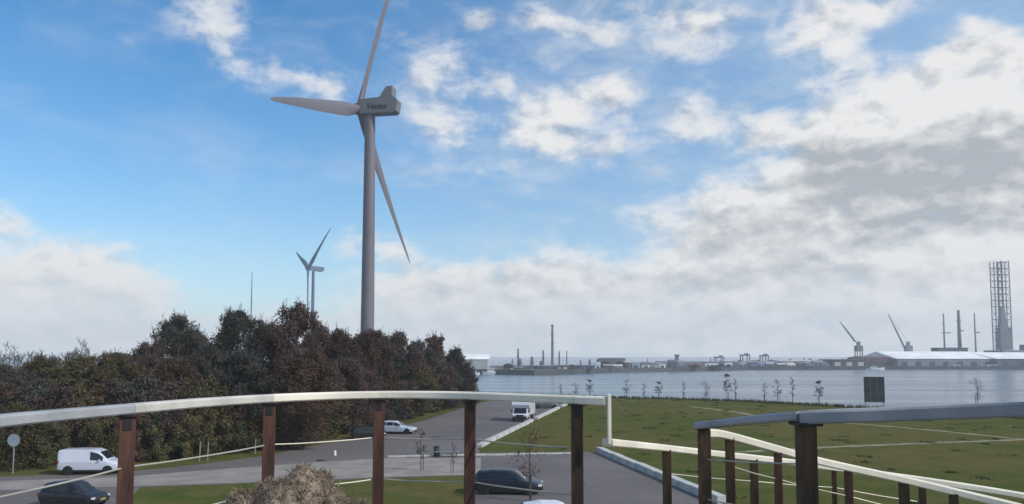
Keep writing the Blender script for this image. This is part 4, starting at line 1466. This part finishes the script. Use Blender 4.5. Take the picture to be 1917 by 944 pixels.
# middle of the far bank
hall('warehouse', 'dark hump shaped shed right of the refinery', 'warehouse', 1126, 1176, 682, 575, 40, F_DARK, F_DARK, rise=4.5, doors=2)
hall('warehouse', 'low pale warehouse under the lone tower', 'warehouse', 1176, 1246, 682.5, 596, 30, F_PALE, F_GREY, rise=1.5, doors=4)
hall('warehouse', 'long grey warehouse at the lone tower', 'warehouse', 1236, 1312, 681.5, 612, 34, F_PALE, F_SLATE if False else F_BLUE, rise=2.0, doors=4)
hall('warehouse', 'slate warehouse right of the lone tower', 'warehouse', 1306, 1372, 681, 640, 30, F_BLUE, F_BLUE, rise=1.5, doors=4)
hall('warehouse', 'long low hall under the far gantry cranes', 'warehouse', 1368, 1470, 679, 700, 40, F_BLUE, F_GREY, rise=1.0, doors=5)
hall('warehouse', 'pale low hall right of the far gantry cranes', 'warehouse', 1462, 1560, 676.5, 705, 40, F_PALE, F_PALE, rise=1.2, doors=5)
p = at(1267, 664, 640)
tw_ = thing('silo_tower', 'lone square tower rising from the warehouses in mid river bank', 'tower', (p.x, p.y, QZ))
hh = p.z - QZ
MB().box((0, 0, hh * .44), (2.6, 2.6, hh * .88)).build('shaft', F_PIPE, tw_)
MB().box((0, 0, hh * .94), (3.8, 3.8, hh * .12)).build('top', F_PIPE, tw_)


def gantry(label, x0, x1, ytop, d, m):
    a, b = at(x0, ytop, d), at(x1, ytop, d)
    t = thing('gantry_crane', label, 'crane', ((a.x + b.x) / 2, d, QZ), 0, 'gantry cranes on the far bank')
    w, h = b.x - a.x, a.z - QZ
    for s in (-1, 1):
        for y in (-4, 4):
            MB().box((s * w * .42, y, h / 2), (.9, .9, h)).build('leg', m, t)
    for y in (-4, 4):
        MB().box((0, y, h - .6), (w, 1.1, 1.4)).build('girder', m, t)
    MB().box((w * .2, 0, h + .4), (2.5, 6, 1.8)).build('trolley', m, t)


gantry('faint gantry crane, left one of three on the far bank', 1338, 1354, 668, 760, F_GREY)
gantry('grey gantry crane, middle one of three on the far bank', 1387, 1402, 664, 770, F_PIPE)
gantry('grey gantry crane, right one of three on the far bank', 1424, 1437, 665, 770, F_PIPE)

# small buildings crowding the waterfront
rr = random.Random(21)
F_MIX = [F_PALE, F_WHITE, F_GREY, F_RED, F_BLUE, fmat('far_cream', (.55, .50, .42)), fmat('far_lightblue', (.35, .42, .50))]
MIX_NAME = ('pale', 'white', 'grey', 'red brown', 'slate', 'cream', 'light blue')
for i in range(26):
    x = 1122 + i * 17.0 + rr.uniform(-4, 4)
    mi = (i * 3 + rr.randrange(2)) % 7
    y = rr.uniform(678.5, 685.5)
    dd_ = float(np.interp(x, [1140, 1300, 1400, 1660], [545, 596, 652, 665])) + rr.uniform(3, 6)
    w_ = rr.uniform(7, 17)
    hall('waterfront_building', 'small low %s building in the far waterfront row, %s from the left' % (MIX_NAME[mi], ORD[i]), 'building', x - w_ / 2, x + w_ / 2, y, dd_, rr.uniform(5, 8), F_MIX[mi], F_MIX[rr.randrange(7)], rise=rr.choice((0, 1.2, 2.0)), group='small buildings of the far waterfront', doors=rr.choice((1, 2)))
# right: dock
hall('dock_building', 'dark block at the foot of the left jib crane', 'industrial building', 1557, 1622, 674, 695, 30, F_DARK, F_BLUE, doors=3)
hall('warehouse', 'red brown shed left of the big white roofed hall', 'warehouse', 1622, 1678, 670, 700, 40, F_RED, F_RED, rise=1.6, doors=3)
hall('warehouse', 'big hall with long bright white roof on the right', 'warehouse', 1680, 1862, 672, 690, 80, F_GREY, F_WHITE, rise=6.8, doors=7)
hall('warehouse', 'second white roofed hall cut off at the right edge', 'warehouse', 1866, 1990, 672, 684, 80, F_BLUE, F_WHITE, rise=6.0, doors=4)
for i, (x0, x1) in enumerate(((1776, 1798), (1836, 1866))):
    hall('site_hut', ('small white hut before the middle of the big hall', 'small white hut before the right end of the big hall')[i], 'hut', x0, x1, 683.5, 682, 5, F_WHITE, F_GREY, doors=2)


def jib_crane(label, xt, yt, xb, yb, xtower, ytower, d, m, neck=None):
    tb = at(xtower, ytower, d)
    t = thing('jib_crane', label, 'crane', (tb.x, d, QZ))
    loc = Vector((tb.x, d, QZ))
    tip, foot = at(xt, yt, d) - loc, at(xb, yb, d) - loc
    h = tb.z - QZ
    for sx in (-2.2, 2.2):
        for sy in (-2.2, 2.2):
            MB().tube([(sx * 1.3, sy * 1.3, 0), (sx, sy, h * .62)], .5, 6).build('leg', m, t)
    MB().box((0, 0, h * .72), (6, 5.5, h * .24)).build('machine_house', m, t, bevel=.2)
    MB().box((0, 0, h * .92), (2.6, 2.6, h * .17)).build('tower_head', m, t)
    for off in (-.8, .8):
        pts = [foot + Vector((0, off, 0)), foot.lerp(tip, .5) + Vector((0, off * .7, 0)), tip]
        MB().tube(pts, [.6, .5, .3], 6).build('jib', m, t)
    n_ = 12
    lat = MB()
    for k in range(n_):
        f0, f1 = k / n_, (k + 1) / n_
        s = 1 if k % 2 else -1
        lat.tube([foot.lerp(tip, f0) + Vector((0, s * .8 * (1 - f0 * .7), 0)), foot.lerp(tip, f1) + Vector((0, -s * .8 * (1 - f1 * .7), 0))], .18, 4)
    lat.build('lattice', m, t)
    MB().tube([Vector((0, 0, h)), tip], .12, 4).build('stay', m, t)


F_CRANE = fmat('crane_grey', (.20, .22, .23))
jib_crane('jib crane with raised pale jib at the left of the dock', 1572, 602, 1601, 640, 1607, 640, 705, F_CRANE)
jib_crane('jib crane with long raised jib left of the white roofed hall', 1662, 587, 1694, 652, 1700, 640, 735, F_CRANE)


def lattice_leg(t, x, y, h, w, m, bay):
    ch = MB()
    cs = [(x - w / 2, y - w * .3), (x + w / 2, y - w * .3), (x + w / 2, y + w * .5), (x - w / 2, y + w * .5)]
    for c_ in cs:
        ch.tube([(c_[0], c_[1], 0), (c_[0], c_[1], h)], .5, 6)
    n_ = int(h / bay)
    for k in range(n_ + 1):
        z = min(h - .4, k * bay)
        for a, b in zip(cs, cs[1:] + cs[:1]):
            ch.tube([(a[0], a[1], z), (b[0], b[1], z)], .30, 4)
            if k < n_:
                m_ = ((a[0] + b[0]) / 2, (a[1] + b[1]) / 2)
                ch.tube([(a[0], a[1], z), (m_[0], m_[1], z + bay)], .12, 4)
                ch.tube([(b[0], b[1], z), (m_[0], m_[1], z + bay)], .12, 4)
    ch.build('leg', m, t)


p = at(1894, 655, 790)
rig = thing('jack_up_rig', 'jack up rig with two tall lattice legs at the right edge', 'rig', (p.x, 790, QZ))
S = 790 / FPX
top = at(1874, 488, 790).z - QZ
lattice_leg(rig, (1868 - 1890) * S, 0, top - 1.5, 15 * S, F_PIPE, 6.6)
lattice_leg(rig, (1886 - 1890) * S, 4, top, 15 * S, F_CRANE, 6.6)
hz_ = at(1890, 655, 790).z - QZ
MB().box((16, 6, hz_ * .72), (62, 34, hz_ * .5)).build('hull', F_GREY, rig, bevel=.6)
MB().box((26, 0, hz_ + 2.2), (26, 16, 6)).build('deck_house', F_BLUE, rig, bevel=.2)
dh = at(1870, 573, 790).z - QZ - hz_
mb = MB().box((-11.5, -6, hz_ + dh * .25), (11.5, 9, dh * .5), taper=.93)
mb.box((-12.2, -6, hz_ + dh * .74), (6.2, 6, dh * .46), taper=.55)
mb.build('derrick', F_PIPE, rig)
MB().tube([(22, -4, hz_ + 5), (12, -4, hz_ + 34)], [.6, .35], 6).build('crane_boom', F_CRANE, rig)
for i, (x, y, r, m, label) in enumerate(((1762, 587, .8, F_CRANE, 'thin pale mast, leftmost of three behind the white roof'), (1790, 581, 1.6, F_PIPE, 'thick dark column, middle one of three masts behind the white roof'), (1820, 586, .7, F_GREY, 'faint thin mast, rightmost of three behind the white roof'))):
    pp = at(x + 4, y, 800)
    t = thing('dock_mast', label, 'mast', (pp.x, 800, QZ), 0, 'masts behind the white roof')
    hh = pp.z - QZ
    MB().lathe([(r * 1.25, 0), (r * 1.1, hh * .5), (r * .8, hh)], 10).build('pole', m, t, smooth=40)
    MB().box((2.0, 0, hh * .62), (9 if i == 0 else 5, 2, 1.0)).build('platform', m, t)
    MB().lathe([(r * 1.7, hh * .8), (r * 1.7, hh * .8 + .6)], 10).build('collar', m, t)
a, b = at(1757, 657, 770), at(1812, 657, 770)
hall('barge', 'dark flat deckhouse under the three masts behind the white roof', 'barge', 1757, 1812, 652, 772, 14, F_DARK, F_DARK)
for i, x in enumerate((1212, 1330, 1480, 1505, 1545)):
    t_ = stack('light_mast', ('small light mast over the pale warehouse', 'small light mast left of the gantry cranes', 'left small mast right of the gantry cranes', 'middle small mast right of the gantry cranes', 'right small mast near the left jib crane')[i], x, 671 - (i % 2) * 2, 720, .45, F_CRANE, 'light masts on the far bank', 'mast', 1)
# wooded dyke behind the far buildings, one hazy mass
rng = np.random.default_rng(17)
n_ = 9000
wx = rng.uniform(930, 1620, n_)
wd = np.interp(wx, [930, 1120, 1200, 1400, 1620], [600, 640, 660, 735, 760]) + rng.uniform(-12, 12, n_)
wt = np.interp(wx, [930, 1110, 1130, 1250, 1400, 1500, 1620], [689, 688, 683, 681.5, 677, 675.5, 674]) + 1.6 * np.sin(wx * .19) + 1.2 * np.sin(wx * .53)
tz = EYE - (wt - HORIZON) / FPX * wd
P = np.stack([(wx - PW / 2) / FPX * wd, wd, QZ + (tz - QZ) * rng.random(n_) ** .6], 1)
u = rng.normal(0, 1, (n_, 3))
u /= np.linalg.norm(u, axis=1)[:, None]
w_ = np.cross(u, rng.normal(0, 1, (n_, 3)))
w_ /= np.linalg.norm(w_, axis=1)[:, None]
sz = rng.uniform(.5, 1.3, n_)[:, None]
V = np.stack([P - u * sz, P - w_ * sz * .7, P + u * sz, P + w_ * sz * .7], 1).reshape(-1, 3)
tag(link('far_wood', fast_mesh('far_wood', V, np.arange(4 * n_).reshape(-1, 4), LEAF['dark'])), 'low hazy wood behind the buildings of the far bank', 'wood', kind='stuff')
# trees between the far buildings
for i, (x, y, d, w, label) in enumerate(((951, 681, 505, 20, 'far round tree at the left end of the refinery'), (1132, 677, 570, 26, 'far dark tree left of the hump shaped shed'), (1160, 677, 572, 30, 'far dark tree over the hump shaped shed'), (1300, 683, 600, 26, 'far tree over the slate warehouse'), (1336, 684, 618, 30, 'far tree left of the gantry cranes'), (1362, 684, 622, 26, 'far tree just under the left gantry crane'), (1070, 683, 545, 18, 'far tree at the pale refinery block'), (1415, 683, 690, 30, 'far tree under the right gantry crane'), (1118, 690, 540, 16, 'far small tree right of the refinery'))):
    top = at(x, y, d)
    plant('far_tree', label, 'tree', SHRUB[i % 3], (top.x, d, QZ), w / FPX * d / 5.6, (top.z - QZ) / 5.0, 'dark', rn.uniform(0, 6.28), 'trees on the far bank')

# ------------------------------------------------------------------ haze over the river
HAZE = True
if HAZE:
    m = bpy.data.materials.new('haze')
    m.use_nodes = True
    m.node_tree.nodes.clear()
    t = NT(m.node_tree)
    ou = t.n('ShaderNodeOutputMaterial')
    pv = t.n('ShaderNodeVolumePrincipled')
    pv.inputs['Color'].default_value = (.97, .985, 1.0, 1)
    pv.inputs['Density'].default_value = .00030
    pv.inputs['Anisotropy'].default_value = 0.0
    m.node_tree.links.new(pv.outputs[0], ou.inputs['Volume'])
    hb = MB().box((0, 1400, 66.5), (6000, 3200, 145)).build('haze', m)
    tag(hb, 'thin bluish haze in the air over the river', 'haze', kind='stuff')
